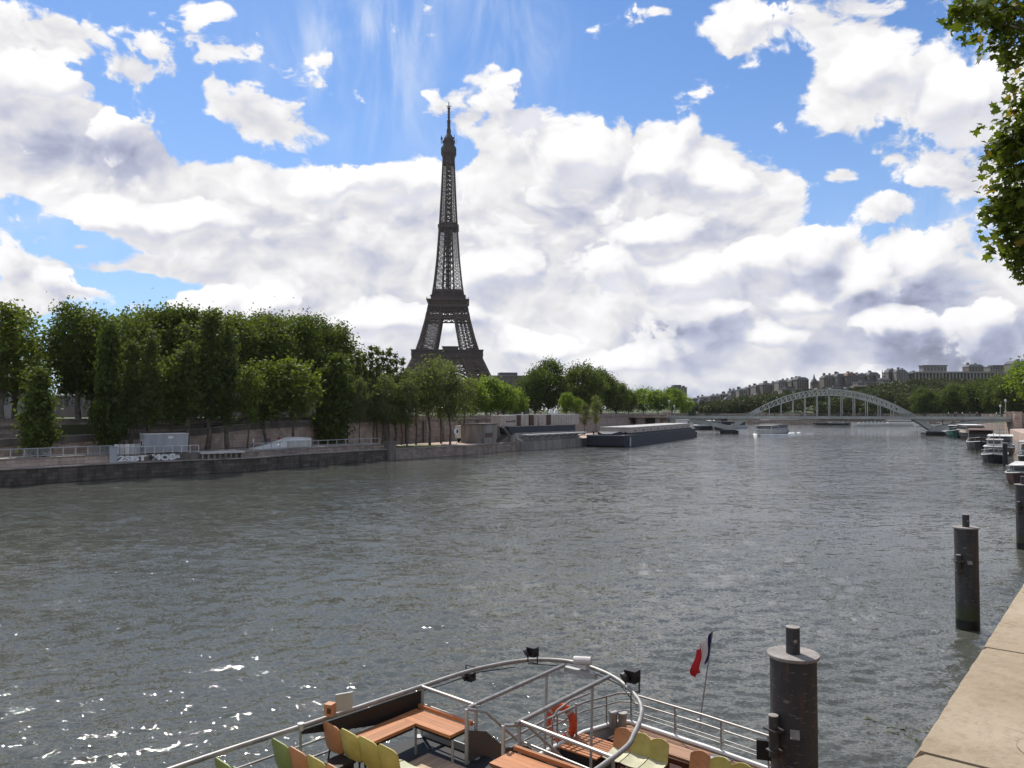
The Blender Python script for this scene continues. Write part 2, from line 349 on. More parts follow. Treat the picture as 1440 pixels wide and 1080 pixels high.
def wood_mat(name, col, plank=.09, axis=0, rough=.45):
    m = bpy.data.materials.new(name); m.use_nodes = True; t = m.node_tree; t.nodes.clear(); g = NG(t)
    tc = g.n('ShaderNodeTexCoord'); v = tc.outputs['Object']; sep = g.n('ShaderNodeSeparateXYZ'); g.put(sep.inputs[0], v)
    a = g.m('DIVIDE', sep.outputs[axis], plank); fr = g.m('FRACT', a)
    groove = g.m('MAXIMUM', g.ss(fr, .0, .05, 1., 0.), g.ss(fr, .95, 1., 0., 1.))
    wn = g.n('ShaderNodeTexWhiteNoise', noise_dimensions='1D'); g.put(wn.inputs['W'], g.m('FLOOR', a))
    sc = (2, 14, 6) if axis == 1 else (14, 2, 6)
    gr = g.noise(g.vm('MULTIPLY', v, sc), 2., 6, .6, .6)
    k = g.m('MULTIPLY_ADD', wn.outputs[0], .3, g.m('MULTIPLY_ADD', gr, .7, .45))
    sx = g.n('ShaderNodeVectorMath', operation='SCALE'); sx.inputs[0].default_value = col; g.put(sx.inputs['Scale'], k)
    c = g.mix(g.m('MULTIPLY', groove, .75), sx.outputs[0], (.02, .012, .008, 1))
    bs = g.n('ShaderNodeBsdfPrincipled'); g.put(bs.inputs['Base Color'], c); bs.inputs['Roughness'].default_value = rough; bs.inputs['Specular IOR Level'].default_value = .4
    o = g.n('ShaderNodeOutputMaterial'); g.put(o.inputs[0], bs.outputs[0]); return m
M = {}
M['iron'] = mat('tower_iron', (.085, .055, .041), .65, 0, .2, .2)
M['iron_dark'] = mat('tower_iron_dark', (.062, .043, .034), .7, 0, .2, .2)
M['river_stone'] = stone_mat('dark_river_stone', (.12, .10, .085), (.03,.026,.024), 1.1, .42, stain=.8)
M['tan_stone'] = stone_mat('tan_stone', (.46, .355, .295), (.2,.16,.13), 1.0, .4, var=.18, stain=.4)
M['upper_stone'] = stone_mat('grey_brown_stone', (.33, .265, .225), (.13,.11,.09), .9, .36, var=.2, stain=.5)
def parapet_mat():
    m = bpy.data.materials.new('sandstone_coping'); m.use_nodes = True; t = m.node_tree; t.nodes.clear(); g = NG(t)
    v = g.n('ShaderNodeTexCoord').outputs['Object']
    c = g.mix(g.ss(g.noise(v, 2.1, 8, .65), .3, .7), (.30, .235, .158, 1), (.41, .335, .24, 1))
    c = g.mix(g.ss(g.noise(v, 38, 4, .7), .45, .75, 0., .45), c, (.22, .135, .08, 1))
    c = g.mix(g.ss(g.noise(v, .8, 6, .6), .5, .72, 0., .5), c, (.27, .17, .11, 1))
    wv = g.vm('ADD', v, g.vm('MULTIPLY', g.vm('SUBTRACT', (lambda n: (g.put(n.inputs['Vector'], v), setattr(n.inputs['Scale'], 'default_value', 5.), n.outputs['Color'])[2])(g.n('ShaderNodeTexNoise')), (.5,.5,.5)), (.5,.5,.5)))
    vo = g.n('ShaderNodeTexVoronoi', feature='DISTANCE_TO_EDGE'); g.put(vo.inputs['Vector'], wv); vo.inputs['Scale'].default_value = 1.15
    crack = g.m('MULTIPLY', g.ss(vo.outputs['Distance'], .0, .005, .6, 0.), g.ss(g.noise(v, 3.1, 4, .6), .5, .62))
    c = g.mix(g.m('MULTIPLY', crack, .8), c, (.07, .05, .035, 1))
    bs = g.n('ShaderNodeBsdfPrincipled'); g.put(bs.inputs['Base Color'], c); bs.inputs['Roughness'].default_value = .9; bs.inputs['Specular IOR Level'].default_value = .2
    b = g.n('ShaderNodeBump'); b.inputs['Distance'].default_value = .006
    g.put(b.inputs['Height'], g.m('SUBTRACT', g.m('ADD', g.noise(v, 24, 7, .7), g.m('MULTIPLY', g.noise(v, 3, 4, .6), 1.6)), crack)); g.put(bs.inputs['Normal'], b.outputs[0])
    g.put(g.n('ShaderNodeOutputMaterial').inputs[0], bs.outputs[0]); return m
M['parapet'] = parapet_mat()
M['wall_near'] = stone_mat('quay_wall_stone', (.28, .21, .16), (.1,.08,.07), .9, .4)
M['joint'] = mat('mortar_joint', (.06, .05, .042), .9)
M['concrete'] = mat('concrete', (.26, .235, .21), .9, 0, .3, .7, .01, 6, streak=True)
M['concrete_dark'] = mat('concrete_dark', (.15, .13, .115), .9, 0, .35, .6, streak=True)
M['quay'] = mat('quay_paving', (.30, .25, .21), .9, 0, .25, .4, .01, 5)
M['pinkquay'] = mat('pink_paving', (.42, .31, .255), .9, 0, .15, .4)
M['asphalt'] = mat('asphalt', (.06, .06, .062), .9, 0, .2, .5)
M['drygrass'] = mat('dry_grass', (.2, .17, .07), .95, 0, .35, .8, .03, 9, col2=(.12, .15, .05))
M['grassland'] = mat('park_ground', (.07, .085, .035), .95, 0, .3, .05)
M['white'] = mat('white_paint', (.74, .73, .7), .45, 0, .08, .8)
M['dirtywhite'] = mat('dirty_white', (.55, .53, .5), .6, 0, .2, .9, streak=True)
M['cream'] = mat('cream_box', (.45, .38, .325), .65, 0, .12, .8)
M['greycabin'] = mat('grey_cabin', (.36, .38, .40), .5, 0, .12, .8, streak=True)
M['steel'] = mat('brushed_steel', (.31, .295, .275), .5, .55, .18, 6)
M['railgrey'] = mat('rail_grey', (.42, .42, .41), .5, .3, .1, 2)
M['bridgegrey'] = mat('bridge_paint', (.36, .37, .35), .5, 0, .15, .3)
M['bridgedark'] = mat('bridge_deck_dark', (.10, .105, .10), .7, 0, .2, .3)
M['navy'] = mat('navy_hull', (.019, .021, .031), .5, 0, .25, .5, streak=True)
M['black'] = mat('black_paint', (.016, .016, .017), .5, 0, .2, 2)
M['pile'] = mat('pile_paint', (.047, .047, .050), .6, 0, .25, 1.3, .004, 14, streak=True)
def pile_mat():
    m = bpy.data.materials.new('pile_paint'); m.use_nodes = True; t = m.node_tree; t.nodes.clear(); g = NG(t)
    v = g.n('ShaderNodeTexCoord').outputs['Object']; sep = g.n('ShaderNodeSeparateXYZ'); g.put(sep.inputs[0], v)
    c = g.mix(g.ss(g.noise(g.vm('MULTIPLY', v, (1, 1, .2)), 3., 6, .65), .3, .7), (.034, .035, .038, 1), (.062, .061, .062, 1))
    c = g.mix(g.ss(g.noise(g.vm('MULTIPLY', v, (2, 2, .35)), 4., 7, .7), 0.53, .68, 0., .8), c, (.15, .075, .035, 1))
    c = g.mix(g.ss(g.noise(g.vm('MULTIPLY', v, (1, 1, 5)), 5., 3, .5), 0.62, .68, 0., .7), c, (.20, .19, .18, 1))
    low = g.m('ADD', sep.outputs[2], g.m('MULTIPLY', g.noise(v, 5, 4, .6), .5))
    c = g.mix(g.ss(low, 3.8, 4.5, .85, 0.), c, (.045, .058, .022, 1))
    bs = g.n('ShaderNodeBsdfPrincipled'); g.put(bs.inputs['Base Color'], c); g.put(bs.inputs['Roughness'], g.m('MULTIPLY_ADD', g.noise(v, 6, 4, .6), .4, .35)); bs.inputs['Specular IOR Level'].default_value = .4
    b = g.n('ShaderNodeBump'); b.inputs['Distance'].default_value = .006; g.put(b.inputs['Height'], g.noise(g.vm('MULTIPLY', v, (1, 1, .5)), 7, 6, .6)); g.put(bs.inputs['Normal'], b.outputs[0])
    g.put(g.n('ShaderNodeOutputMaterial').inputs[0], bs.outputs[0]); return m
M['pile'] = pile_mat()
M['pilecap'] = mat('pile_cap', (.27, .245, .225), .8, 0, .25, 3)
M['pilewet'] = mat('pile_waterline', (.012, .013, .011), .35, 0, .3, 3)
M['bark'] = mat('bark', (.075, .06, .045), .95, 0, .35, 3, .03, 9, col2=(.12,.10,.075))
M['barkpale'] = mat('plane_bark', (.17, .145, .11), .95, 0, .4, 2.5, .02, 8)
M['glass'] = glass_mat('dark_glass')
M['smoke'] = mat('mesh_panel', (.10, .08, .065), .5, 0, .2, 30)
M['orange'] = mat('life_orange', (.55, .075, .025), .5, 0, .12, 3)
M['seat_o'] = worn_mat('seat_orange', (.50, .225, .105))
M['seat_y'] = worn_mat('seat_yellow', (.47, .40, .115))
M['seat_g'] = worn_mat('seat_green', (.25, .30, .10))
M['seatpan'] = worn_mat('seat_pan', (.52, .50, .33), .3)
M['bench'] = wood_mat('varnished_wood', (.46, .19, .075), .11, 1)
M['bench_side'] = wood_mat('varnished_wood_side', (.46, .19, .075), .11, 0)
M['teak'] = wood_mat('teak_deck', (.44, .31, .205), .1, 0, .6)
M['ledge'] = wood_mat('ledge_wood', (.40, .22, .13), .3, 1, .5)
M['floor_o'] = mat('orange_deck', (.26, .105, .05), .7, 0, .15, 3)
M['brownpanel'] = mat('brown_panel', (.075, .032, .018), .5, 0, .2, 3)
M['deckblack'] = mat('black_deck', (.02, .02, .021), .7, 0, .3, 5)
M['flagblue'] = mat('flag_blue', (.012, .018, .11), .8); M['flagwhite'] = mat('flag_white', (.75, .75, .76), .8, var=.05); M['flagred'] = mat('flag_red', (.5, .02, .03), .8)
M['slate'] = mat('slate_roof', (.085, .09, .10), .7, 0, .2, .2)
M['facade'] = mat('facade_stone', (.20, .178, .158), .9, 0, .18, .1)
M['facade2'] = mat('facade_brown', (.15, .122, .105), .9, 0, .18, .1)
M['facade3'] = mat('facade_pale', (.25, .235, .215), .9, 0, .12, .1)
M['green_hull'] = mat('green_hull', (.02, .07, .055), .5); M['teal'] = mat('teal_panel', (.05, .10, .10), .5)
M['red_hull'] = mat('red_hull', (.042, .018, .017), .55); M['rust'] = mat('brown_roof', (.12, .07, .05), .7)
M['tarp'] = mat('grey_tarp', (.40, .39, .37), .7, 0, .15, .8)
M['foam'] = mat('foam', (.8, .82, .83), .7, 0, .1, 2)
M['graffiti'] = mat('graffiti_paint', (.66, .67, .66), .7, 0, .2, 3)
M['skin'] = mat('skin', (.42, .27, .2), .6); M['jeans'] = mat('dark_trousers', (.03, .035, .05), .8)
M['shirt_w'] = mat('white_shirt', (.62, .6, .58), .8); M['shirt_r'] = mat('red_shirt', (.33, .06, .05), .8); M['shirt_b'] = mat('blue_shirt', (.06, .09, .16), .8)
M['leaf_plane'] = leaf_mat('plane_leaves', (.040, .064, .014), (.150, .190, .040), .42)
M['leaf_poplar'] = leaf_mat('poplar_leaves', (.046, .070, .020), (.150, .180, .050), .42)
M['leaf_loose'] = leaf_mat('loose_leaves', (.068, .088, .036), (.165, .190, .078), .45)
M['leaf_bright'] = leaf_mat('bright_leaves', (.080, .130, .016), (.21, .28, .045), .45)
M['leaf_dark'] = leaf_mat('dark_leaves', (.038, .058, .014), (.125, .165, .034), .38)
M['leaf_hill'] = leaf_mat('hill_leaves', (.028, .040, .012), (.078, .095, .027), .24, None, .004)
M['leaf_near'] = leaf_mat('near_leaves', (.050, .080, .012), (.130, .165, .026), .42, (.22, .17, .03), .2)
M['weed'] = leaf_mat('water_weed', (.03, .04, .012), (.11, .12, .03), .1)

# ------------------------------------------------------------------ river
def build_water():
    m = bpy.data.materials.new('river_water'); m.use_nodes = True; t = m.node_tree; t.nodes.clear(); g = NG(t)
    tc = g.n('ShaderNodeTexCoord'); v = tc.outputs['Object']
    rv = g.n('ShaderNodeMapping'); g.put(rv.inputs[0], v); rv.inputs[2].default_value = (0, 0, R(25)); rv.inputs[3].default_value = (.75, 1.25, 1)
    w = rv.outputs[0]
    def slope(scale, k, det):
        n = g.n('ShaderNodeTexNoise'); g.put(n.inputs['Vector'], w); n.inputs['Scale'].default_value = scale; n.inputs['Detail'].default_value = det; n.inputs['Roughness'].default_value = .6; n.inputs['Distortion'].default_value = .3
        return g.vm('MULTIPLY', g.vm('SUBTRACT', n.outputs['Color'], (.5, .5, .5)), (k, k, 0))
    gust = g.ss(g.noise(v, .03, 3, .5), .32, .68, .6, 1.2)
    sl = g.n('ShaderNodeVectorMath', operation='SCALE'); g.put(sl.inputs[0], g.vm('ADD', g.vm('ADD', slope(.42, .42, 2), slope(1.9, .78, 3)), slope(11., 1.35, 4))); g.put(sl.inputs['Scale'], gust)
    geo = g.n('ShaderNodeNewGeometry')
    nrm = g.vm('NORMALIZE', g.vm('ADD', geo.outputs['Normal'], sl.outputs[0]))
    bs = g.n('ShaderNodeBsdfPrincipled')
    c = g.mix(g.noise(v, .05, 3, .5), (.064, .068, .057, 1), (.086, .088, .073, 1)); g.put(bs.inputs['Base Color'], c)
    bs.inputs['Roughness'].default_value = .045; bs.inputs['IOR'].default_value = 1.333; bs.inputs['Specular IOR Level'].default_value = .5
    g.put(bs.inputs['Normal'], nrm)
    o = g.n('ShaderNodeOutputMaterial'); g.put(o.inputs[0], bs.outputs[0])
    # polar fan: fine towards the river in view, coarse elsewhere
    az = np.concatenate([np.linspace(-180, -44, 24)[:-1], np.linspace(-44, 46, 560), np.linspace(46, 180, 24)[1:]]) * math.pi/180
    r = [1.]
    while r[-1] < 5.: r.append(r[-1] + .5)
    while r[-1] < 700: r.append(r[-1] + max(.07, r[-1]**2/6200))
    r += [1000, 1600, 3000, 6000]
    r = np.array(r); A, Rr = np.meshgrid(az, r); X = Rr*np.sin(A); Y = Rr*np.cos(A); Z = np.zeros_like(X)
    sp = np.maximum(np.gradient(r), r*.0035)[:, None]
    rg = np.random.default_rng(3)
    for i in range(54):
        lam = .34*(2.2/.34)**rg.random(); k = 2*math.pi/lam
        th = R(-62) + rg.normal()*.55; a = .0046*lam**.75*(.6+.8*rg.random())*(1 if lam < 1. else .75)
        wgt = np.clip((lam/(2.6*sp)-1), 0, 1)
        # choppy drift so the pattern never lines up
        ph = k*(X*math.cos(th)+Y*math.sin(th)) + rg.random()*6.28 + 1.1*np.sin(X*.07*rg.random()+Y*.09*rg.random()+i)
        sgn = np.sin(ph); Z += wgt*a*(sgn + .25*np.cos(2*ph)) * (.75+.5*np.sin(X*.045+i*1.7)*np.sin(Y*.05+i))
    nr, na = X.shape
    V = np.stack([X, Y, Z], -1).reshape(-1, 3)
    i = np.arange((nr-1)*(na-1)); ii = (i//(na-1))*na + i % (na-1)
    Fc = np.stack([ii, ii+na, ii+na+1, ii+1], 1)[:, ::-1]
    ob = bpy.data.objects.new('water', np_mesh('water', V, Fc, m, True)); COL.objects.link(ob); ob['kind'] = 'structure'
build_water()

# ------------------------------------------------------------------ left bank: polyline of the water's edge
_edge = [(-190,-90),(-120,8),(-57,86)] + [tuple(P(x,y,0))[:2] for x, y in ((150,673.6),(360,662.5),(411,657.5),(550,647),(658,639.5),(727,634),(832,626))] + [(36,222),(57,270),(60,300),(62,360),(48,450),(5,570),(-80,720),(-300,950)]
_sm = catmull([Vector((a,b,0)) for a, b in _edge], 10)
LP = [_sm[0]]
for q_ in _sm:
    if (q_-LP[-1]).length > 2.5: LP.append(q_)
LN = []
for i in range(len(LP)):
    t = (LP[min(i+2,len(LP)-1)]-LP[max(i-2,0)]).normalized(); LN.append(Vector((-t.y, t.x, 0)))
LS = np.concatenate([[0], np.cumsum([(LP[i+1]-LP[i]).length for i in range(len(LP)-1)])])
def LB(s, d, z=0.):
    x = interp(s, LS, [p.x for p in LP]); y = interp(s, LS, [p.y for p in LP]); n = Vector((interp(s, LS, [a.x for a in LN]), interp(s, LS, [a.y for a in LN]), 0)).normalized()
    return Vector((x, y, 0)) + n*d + Vector((0,0,z))
SEARCH = np.arange(60, float(LS[[i for i, p in enumerate(LP) if p.y < 285][-1]]), .5)
def S_AT(px, d=0.):
    best = min(SEARCH, key=lambda s: abs(pxof(LB(s, d))[0]-px) if LB(s, d).y > 20 else 1e9); return float(best)
def bank_dir(s):
    a, b = LB(s-1, 0), LB(s+1, 0); return math.atan2(b.y-a.y, b.x-a.x)
def sweep(mb, s0, s1, prof, mi=0, step=3.):
    """closed profile [(d, z or f(s))...] carried along the bank"""
    n = max(1, int((s1-s0)/step)); rings = []
    for i in range(n+1):
        s = lerp(s0, s1, i/n); rings.append([LB(s, d, z(s) if callable(z) else z) for d, z in prof])
    return mb.loft(rings, mi)
S0 = 60.; S_A = S_AT(545); S_END = S_AT(832)
S170, S270, S283, S345 = S_AT(166), S_AT(272), S_AT(283), S_AT(347)

def left_bank():
    mb = MB(); sweep(mb, S_A+.2, S_END+70, [(.9,-1),(16.6,-1),(16.6,1.78),(.9,1.78)]); single('quay', mb, M['quay'], kind='structure')
    mb = MB(); sweep(mb, S0, S_A+.2, [(1.75,-1),(16.6,-1),(16.6,2.8),(1.75,2.8)]); single('upper_quay', mb, M['quay'], kind='structure')
    mb = MB(); sweep(mb, S0, LS[-1]-5, [(16.9,-1),(900,-1),(900,6.5),(16.9,6.5)], step=12); single('embankment_ground', mb, M['grassland'], kind='structure')
    mb = MB(); sweep(mb, S0, S_END+60, [(17.4,6.504),(27,6.504),(27,6.51),(17.4,6.51)]); single('embankment_road', mb, M['asphalt'], kind='structure')
    mb = MB(); sweep(mb, S_A+3, S_AT(655), [(1.2,1.784),(9,1.784),(9,1.80),(1.2,1.80)]); single('dry_grass_verge', mb, M['drygrass'], kind='structure')
    mb = MB(); sweep(mb, S_AT(648), S_AT(730), [(1.05,1.79),(14,1.79),(14,1.81),(1.05,1.81)]); sweep(mb, S_AT(806), S_END+50, [(1.05,1.79),(14,1.79),(14,1.81),(1.05,1.81)]); single('pink_pavement', mb, M['pinkquay'], kind='structure')
    # river wall
    w = thing('river_wall', 'long dark stained stone wall rising from the water along the left bank', 'wall', LB(S_A, .5))
    mb = MB(); sweep(mb, S0, S_A, [(0,-1.5),(1.05,-1.5),(1.05,1.8),(.1,1.8)]); part('masonry', mb, M['river_stone'], w, world=True)
    mb = MB(); sweep(mb, S0, S_A, [(-.06,1.803),(1.15,1.803),(1.15,1.93),(-.06,1.93)]); part('coping', mb, M['concrete'], w, world=True)
    mb = MB(); sweep(mb, S_A+1.4, S_END+60, [(0,-1.5),(.9,-1.5),(.9,1.72),(.1,1.72)]); part('masonry', mb, M['upper_stone'], w, world=True)
    mb = MB(); sweep(mb, S_A+1.4, S_END+60, [(-.05,1.723),(1.0,1.723),(1.0,1.83),(-.05,1.83)]); part('coping', mb, M['concrete'], w, world=True)
    p = MB(); c = LB(S_A+.7, .2); p.box((c.x,c.y,.75), (1.5,1.5,4.6), 0, bank_dir(S_A)); p.box((c.x,c.y,3.14), (1.65,1.65,.16), 0, bank_dir(S_A)); part('pier', p, M['concrete_dark'], w, world=True)
    # tan second tier with the slot under a slab
    w = thing('ledge_wall', 'low tan second wall standing on the ledge of the left river wall, with white graffiti', 'wall', LB(S170, 1.5))
    mb = MB(); sweep(mb, S0, S170, [(1.2,1.5),(1.7,1.5),(1.7,2.9),(1.2,2.9)]); part('masonry', mb, M['tan_stone'], w, world=True)
    mb = MB(); sweep(mb, S170, S283, [(1.0,1.935),(1.7,1.935),(1.7,2.84),(1.0,2.84)]); part('masonry', mb, M['concrete_dark'], w, world=True, label='dark wall section with white graffiti letters')
    mb = MB(); sweep(mb, S345, S_A, [(1.2,1.5),(1.7,1.5),(1.7,2.65),(1.2,2.65)]); part('masonry', mb, M['upper_stone'], w, world=True)
    mb = MB(); sweep(mb, S0, S170, [(1.1,2.903),(1.85,2.903),(1.85,3.0),(1.1,3.0)]); sweep(mb, S345, S_A, [(1.1,2.653),(1.85,2.653),(1.85,2.77),(1.1,2.77)]); part('coping', mb, M['concrete'], w, world=True)
    mb = MB(); sweep(mb, S283, S345, [(.4,2.62),(3.2,2.62),(3.2,2.86),(.4,2.86)]); part('slab', mb, M['dirtywhite'], w, world=True)
    for k in range(8):
        mb = MB(); c = LB(lerp(S283+.3, S345-.3, k/7), .7); mb.box((c.x,c.y,2.275), (.22,.22,.68), 0, bank_dir(S283)); part('post', mb, M['concrete'], w, world=True)
    # graffiti lettering on the dark section
    def letters(txt, s0, s1, h, zz):
        cu = bpy.data.curves.new('letters', 'FONT'); cu.body = txt; cu.size = 1; cu.extrude = .02; cu.offset = .06; cu.space_character = .95; cu.resolution_u = 3
        tmp = bpy.data.objects.new('letters', cu); COL.objects.link(tmp)
        dg = bpy.context.evaluated_depsgraph_get(); me = bpy.data.meshes.new_from_object(tmp.evaluated_get(dg)); bpy.data.objects.remove(tmp)
        a = np.zeros(len(me.vertices)*3, np.float32); me.vertices.foreach_get('co', a); a = a.reshape(-1,3)
        a[:,0] = (a[:,0]-a[:,0].min())/np.ptp(a[:,0]); a[:,1] = (a[:,1]-a[:,1].min())/np.ptp(a[:,1])
        inv = WM[w.name].inverted(); co = []
        for x, y, z in a: co.append(inv @ LB(lerp(s0, s1, x), .985-z*.5, zz+y*h+.05*math.sin(x*9)))
        me.vertices.foreach_set('co', np.array([tuple(v) for v in co], np.float32).ravel()); me.materials.clear(); me.materials.append(M['graffiti']); me.update()
        o = bpy.data.objects.new('graffiti_letters', me); COL.objects.link(o); o.parent = w
    letters('2SBT', S_AT(171), S_AT(208), .75, 1.98); letters('MOBs', S_AT(219), S_AT(254), .82, 1.98)
    st = MB(); c0 = S_AT(213.5)
    for k in range(4):
        a = k*math.pi/4; st.bar(LB(c0-.42*math.cos(a), .97, 2.36-.36*math.sin(a)), LB(c0+.42*math.cos(a), .97, 2.36+.36*math.sin(a)), .1)
    part('graffiti_star', st, M['black'], w, world=True)
    # ramp wall and upper embankment wall
    SR0, SR1 = S0+10, S_AT(522, 10.5)
    pxs = [S_AT(-60,10.5), S_AT(0,10.5), S_AT(103,10.5), S_AT(217,10.5), S_AT(360,10.5), S_AT(443,10.5), SR1]
    zt = lambda s: interp(s, pxs, [4.2, 4.75, 5.0, 5.3, 6.25, 6.6, 7.1])
    w = thing('ramp_wall', 'sloping stone wall of the ramp climbing to the left embankment', 'wall', LB(SR1-20, 10.7))
    mb = MB(); sweep(mb, SR0, SR1, [(10.5,2.5),(11,2.5),(11,zt),(10.5,zt)]); part('masonry', mb, M['tan_stone'], w, world=True)
    mb = MB(); sweep(mb, SR0, SR1, [(10.35,lambda s:zt(s)-.75),(10.495,lambda s:zt(s)-.75),(10.495,lambda s:zt(s)+.12),(10.35,lambda s:zt(s)+.12)]); part('band', mb, M['concrete_dark'], w, world=True)
    mb = MB(); sweep(mb, SR0, SR1, [(10.3,lambda s:zt(s)+.123),(11.1,lambda s:zt(s)+.123),(11.1,lambda s:zt(s)+.22),(10.3,lambda s:zt(s)+.22)]); part('coping', mb, M['concrete'], w, world=True)
    mb = MB(); sweep(mb, SR0, SR1, [(11.0,2.5),(16.65,2.5),(16.65,lambda s:zt(s)-.9),(11.0,lambda s:zt(s)-.9)]); single('ramp_road', mb, M['asphalt'], kind='structure')
    w = thing('embankment_wall', 'high stone retaining wall carrying the tree-lined left embankment', 'wall', LB(S_A, 16.8))
    mb = MB(); sweep(mb, S0, S_END+92, [(16.5,1),(17.1,1),(17.1,7.2),(16.62,7.2)]); part('masonry', mb, M['upper_stone'], w, world=True)
    mb = MB(); sweep(mb, S0, S_END+92, [(16.4,7.203),(17.2,7.203),(17.2,7.34),(16.4,7.34)]); part('coping', mb, M['concrete'], w, world=True)
    mb = MB(); sweep(mb, S0, S_END+92, [(16.38,6.2),(16.495,6.2),(16.495,6.4),(16.38,6.4)]); part('string_course', mb, M['concrete_dark'], w, world=True)
    for k in range(16):
        s = lerp(SR1+3, S_END+30, k/15); mb = MB(); c = LB(s, 16.3); mb.box((c.x,c.y,3.9), (.7,.5,4.6), 0, bank_dir(s)); part('pilaster', mb, M['concrete_dark'], w, world=True)
left_bank()

def railing(label, s0, s1, d, z, h, n, infill=(), mats='railgrey', group='railings along the left quay'):
    w = thing('quay_railing', label, 'railing', LB((s0+s1)/2, d, z), group=group)
    mb = MB(); k = max(2, int((s1-s0)/3))
    mb.tube([LB(lerp(s0,s1,i/k), d, z+h) for i in range(k+1)], .055, 6); part('top_rail', mb, M[mats], w, world=True)
    mb = MB(); mb.tube([LB(lerp(s0,s1,i/k), d, z+.18) for i in range(k+1)], .04, 6); part('bottom_rail', mb, M[mats], w, world=True)
    for i in range(n+1):
        mb = MB(); mb.bar(LB(lerp(s0,s1,i/n), d, z), LB(lerp(s0,s1,i/n), d, z+h), .1); part('post', mb, M[mats], w, world=True)
    for i in infill:
        mb = MB(); a, b = lerp(s0,s1,i/n), lerp(s0,s1,(i+1)/n)
        for j in range(1, 11): mb.bar(LB(lerp(a,b,j/11), d, z+.18), LB(lerp(a,b,j/11), d, z+h), .035)
        part('bar_panel', mb, M[mats], w, world=True)
railing('grey railing with barred panels on the tan wall at the far left', S_AT(-60), S_AT(164), 1.45, 3.0, 1.05, 12, (1,5,6,10,11))
railing('thin white railing in front of the grey site cabin', S_AT(166), S_AT(283), 1.35, 2.84, .95, 9, mats='dirtywhite')
railing('grey railing running right from the white tented hump to the stone pier', S_AT(364), S_A-.5, 1.45, 2.77, 1.0, 14)

def quay_things():
    # grey site cabin
    a, b = S_AT(196, 3.6), S_AT(262, 3.2); c = LB((a+b)/2, 3.6, 2.8); L = b-a; rz = bank_dir((a+b)/2)
    t = thing('site_cabin', 'grey corrugated site cabin on the left quay above the graffiti', 'cabin', c, rz)
    mb = MB(); mb.bx(-L/2, L/2, -1.2, 1.2, .15, 2.5)
    for k in range(int(L/.28)): x = -L/2+.14+k*.28; mb.bx(x-.05, x+.05, -1.24, -1.203, .2, 2.4)
    part('body', mb, M['greycabin'], t)
    mb = MB(); mb.bx(-L/2-.06, L/2+.06, -1.28, 1.28, 2.503, 2.62); part('roof', mb, M['dirtywhite'], t)
    mb = MB(); mb.bx(-L/2-.05, -L/2-.003, -.55, .25, .95, 1.85); f = part('window', mb, M['white'], t); mb = MB(); mb.bx(-L/2-.08, -L/2-.053, -.4, .1, 1.1, 1.7); part('pane', mb, M['glass'], f)
    mb = MB(); mb.bx(.2, .8, -1.29, -1.245, 1.95, 2.25); part('sign_plate', mb, M['white'], t)
    for x in (-L/2+.3, L/2-.3): mb = MB(); mb.bx(x-.15, x+.15, -1.0, 1.0, 0, .147); part('foot', mb, M['concrete_dark'], t)
    # white sheeted hoarding beside it
    a, b = S_AT(163, 1.9), S_AT(196, 1.9); t = thing('hoarding', 'low white and grey sheeted hoarding left of the site cabin', 'hoarding', LB((a+b)/2, 2.2, 2.8))
    for k in range(5):
        mb = MB(); s0 = lerp(a,b,k/5)+.03; s1 = lerp(a,b,(k+1)/5)-.03; sweep(mb, s0, s1, [(2.2,2.82),(2.26,2.82),(2.26,4.15),(2.2,4.15)], step=9); part('sheet', mb, M['dirtywhite' if k in (1,3) else 'white' if k != 4 else 'greycabin'], t, world=True)
    mb = MB(); c = LB(S_AT(165), 1.2); mb.box((c.x,c.y,2.9), (.9,.9,1.95), 0, rz); mb.box((c.x,c.y,3.92), (1,1,.09), 0, rz); single('electric_box', mb, M['greycabin'], 'bluish grey service box at the left end of the graffiti wall', 'service box')
    # grey box by the railing, far left
    # tented white hump
    t = thing('tented_ramp', 'white sheeted sloping hump on the left quay beside the railing', 'tent', LB(S_AT(410), 3))
    s0, s1, s2 = S_AT(366, 2.5), S_AT(414, 2.5), S_AT(437, 2.5); mb = MB()
    prof = [(s0, 2.95), (lerp(s0,s1,.4), 3.2), (lerp(s0,s1,.75), 3.75), (s1, 4.25), (lerp(s1,s2,.5), 4.3), (s2, 4.22)]
    rings = []
    for s, z in prof: rings.append([LB(s,2.2,2.78), LB(s,2.2,z-.1), LB(s,2.6,z), LB(s,4.6,z+.05), LB(s,5,z-.1), LB(s,5,2.78)])
    mb.loft(rings); part('cover', mb, M['white'], t, world=True)
    mb = MB(); sweep(mb, s1-1.6, s2-.2, [(2.14,2.85),(2.196,2.85),(2.196,3.9),(2.14,3.9)]); part('side_panel', mb, M['dirtywhite'], t, world=True)
    # road sign and shrub tubs
    t = thing('road_sign', 'round white road sign on a post among the quay trees', 'sign', LB(S_AT(641,3), 3, 1.8))
    mb = MB(); mb.tube([(0,0,0),(0,0,2.9)], .045, 6); part('post', mb, M['railgrey'], t)
    mb = MB(); mb.tube([(-.02,-.06,2.6),(.02,-.11,2.6)], .62, 16); part('disc', mb, M['white'], t, smooth=False)
    mb = MB(); mb.tube([(.015,-.115,2.6),(.02,-.125,2.6)], .38, 16); part('disc_centre', mb, M['red_hull'], t)
quay_things()

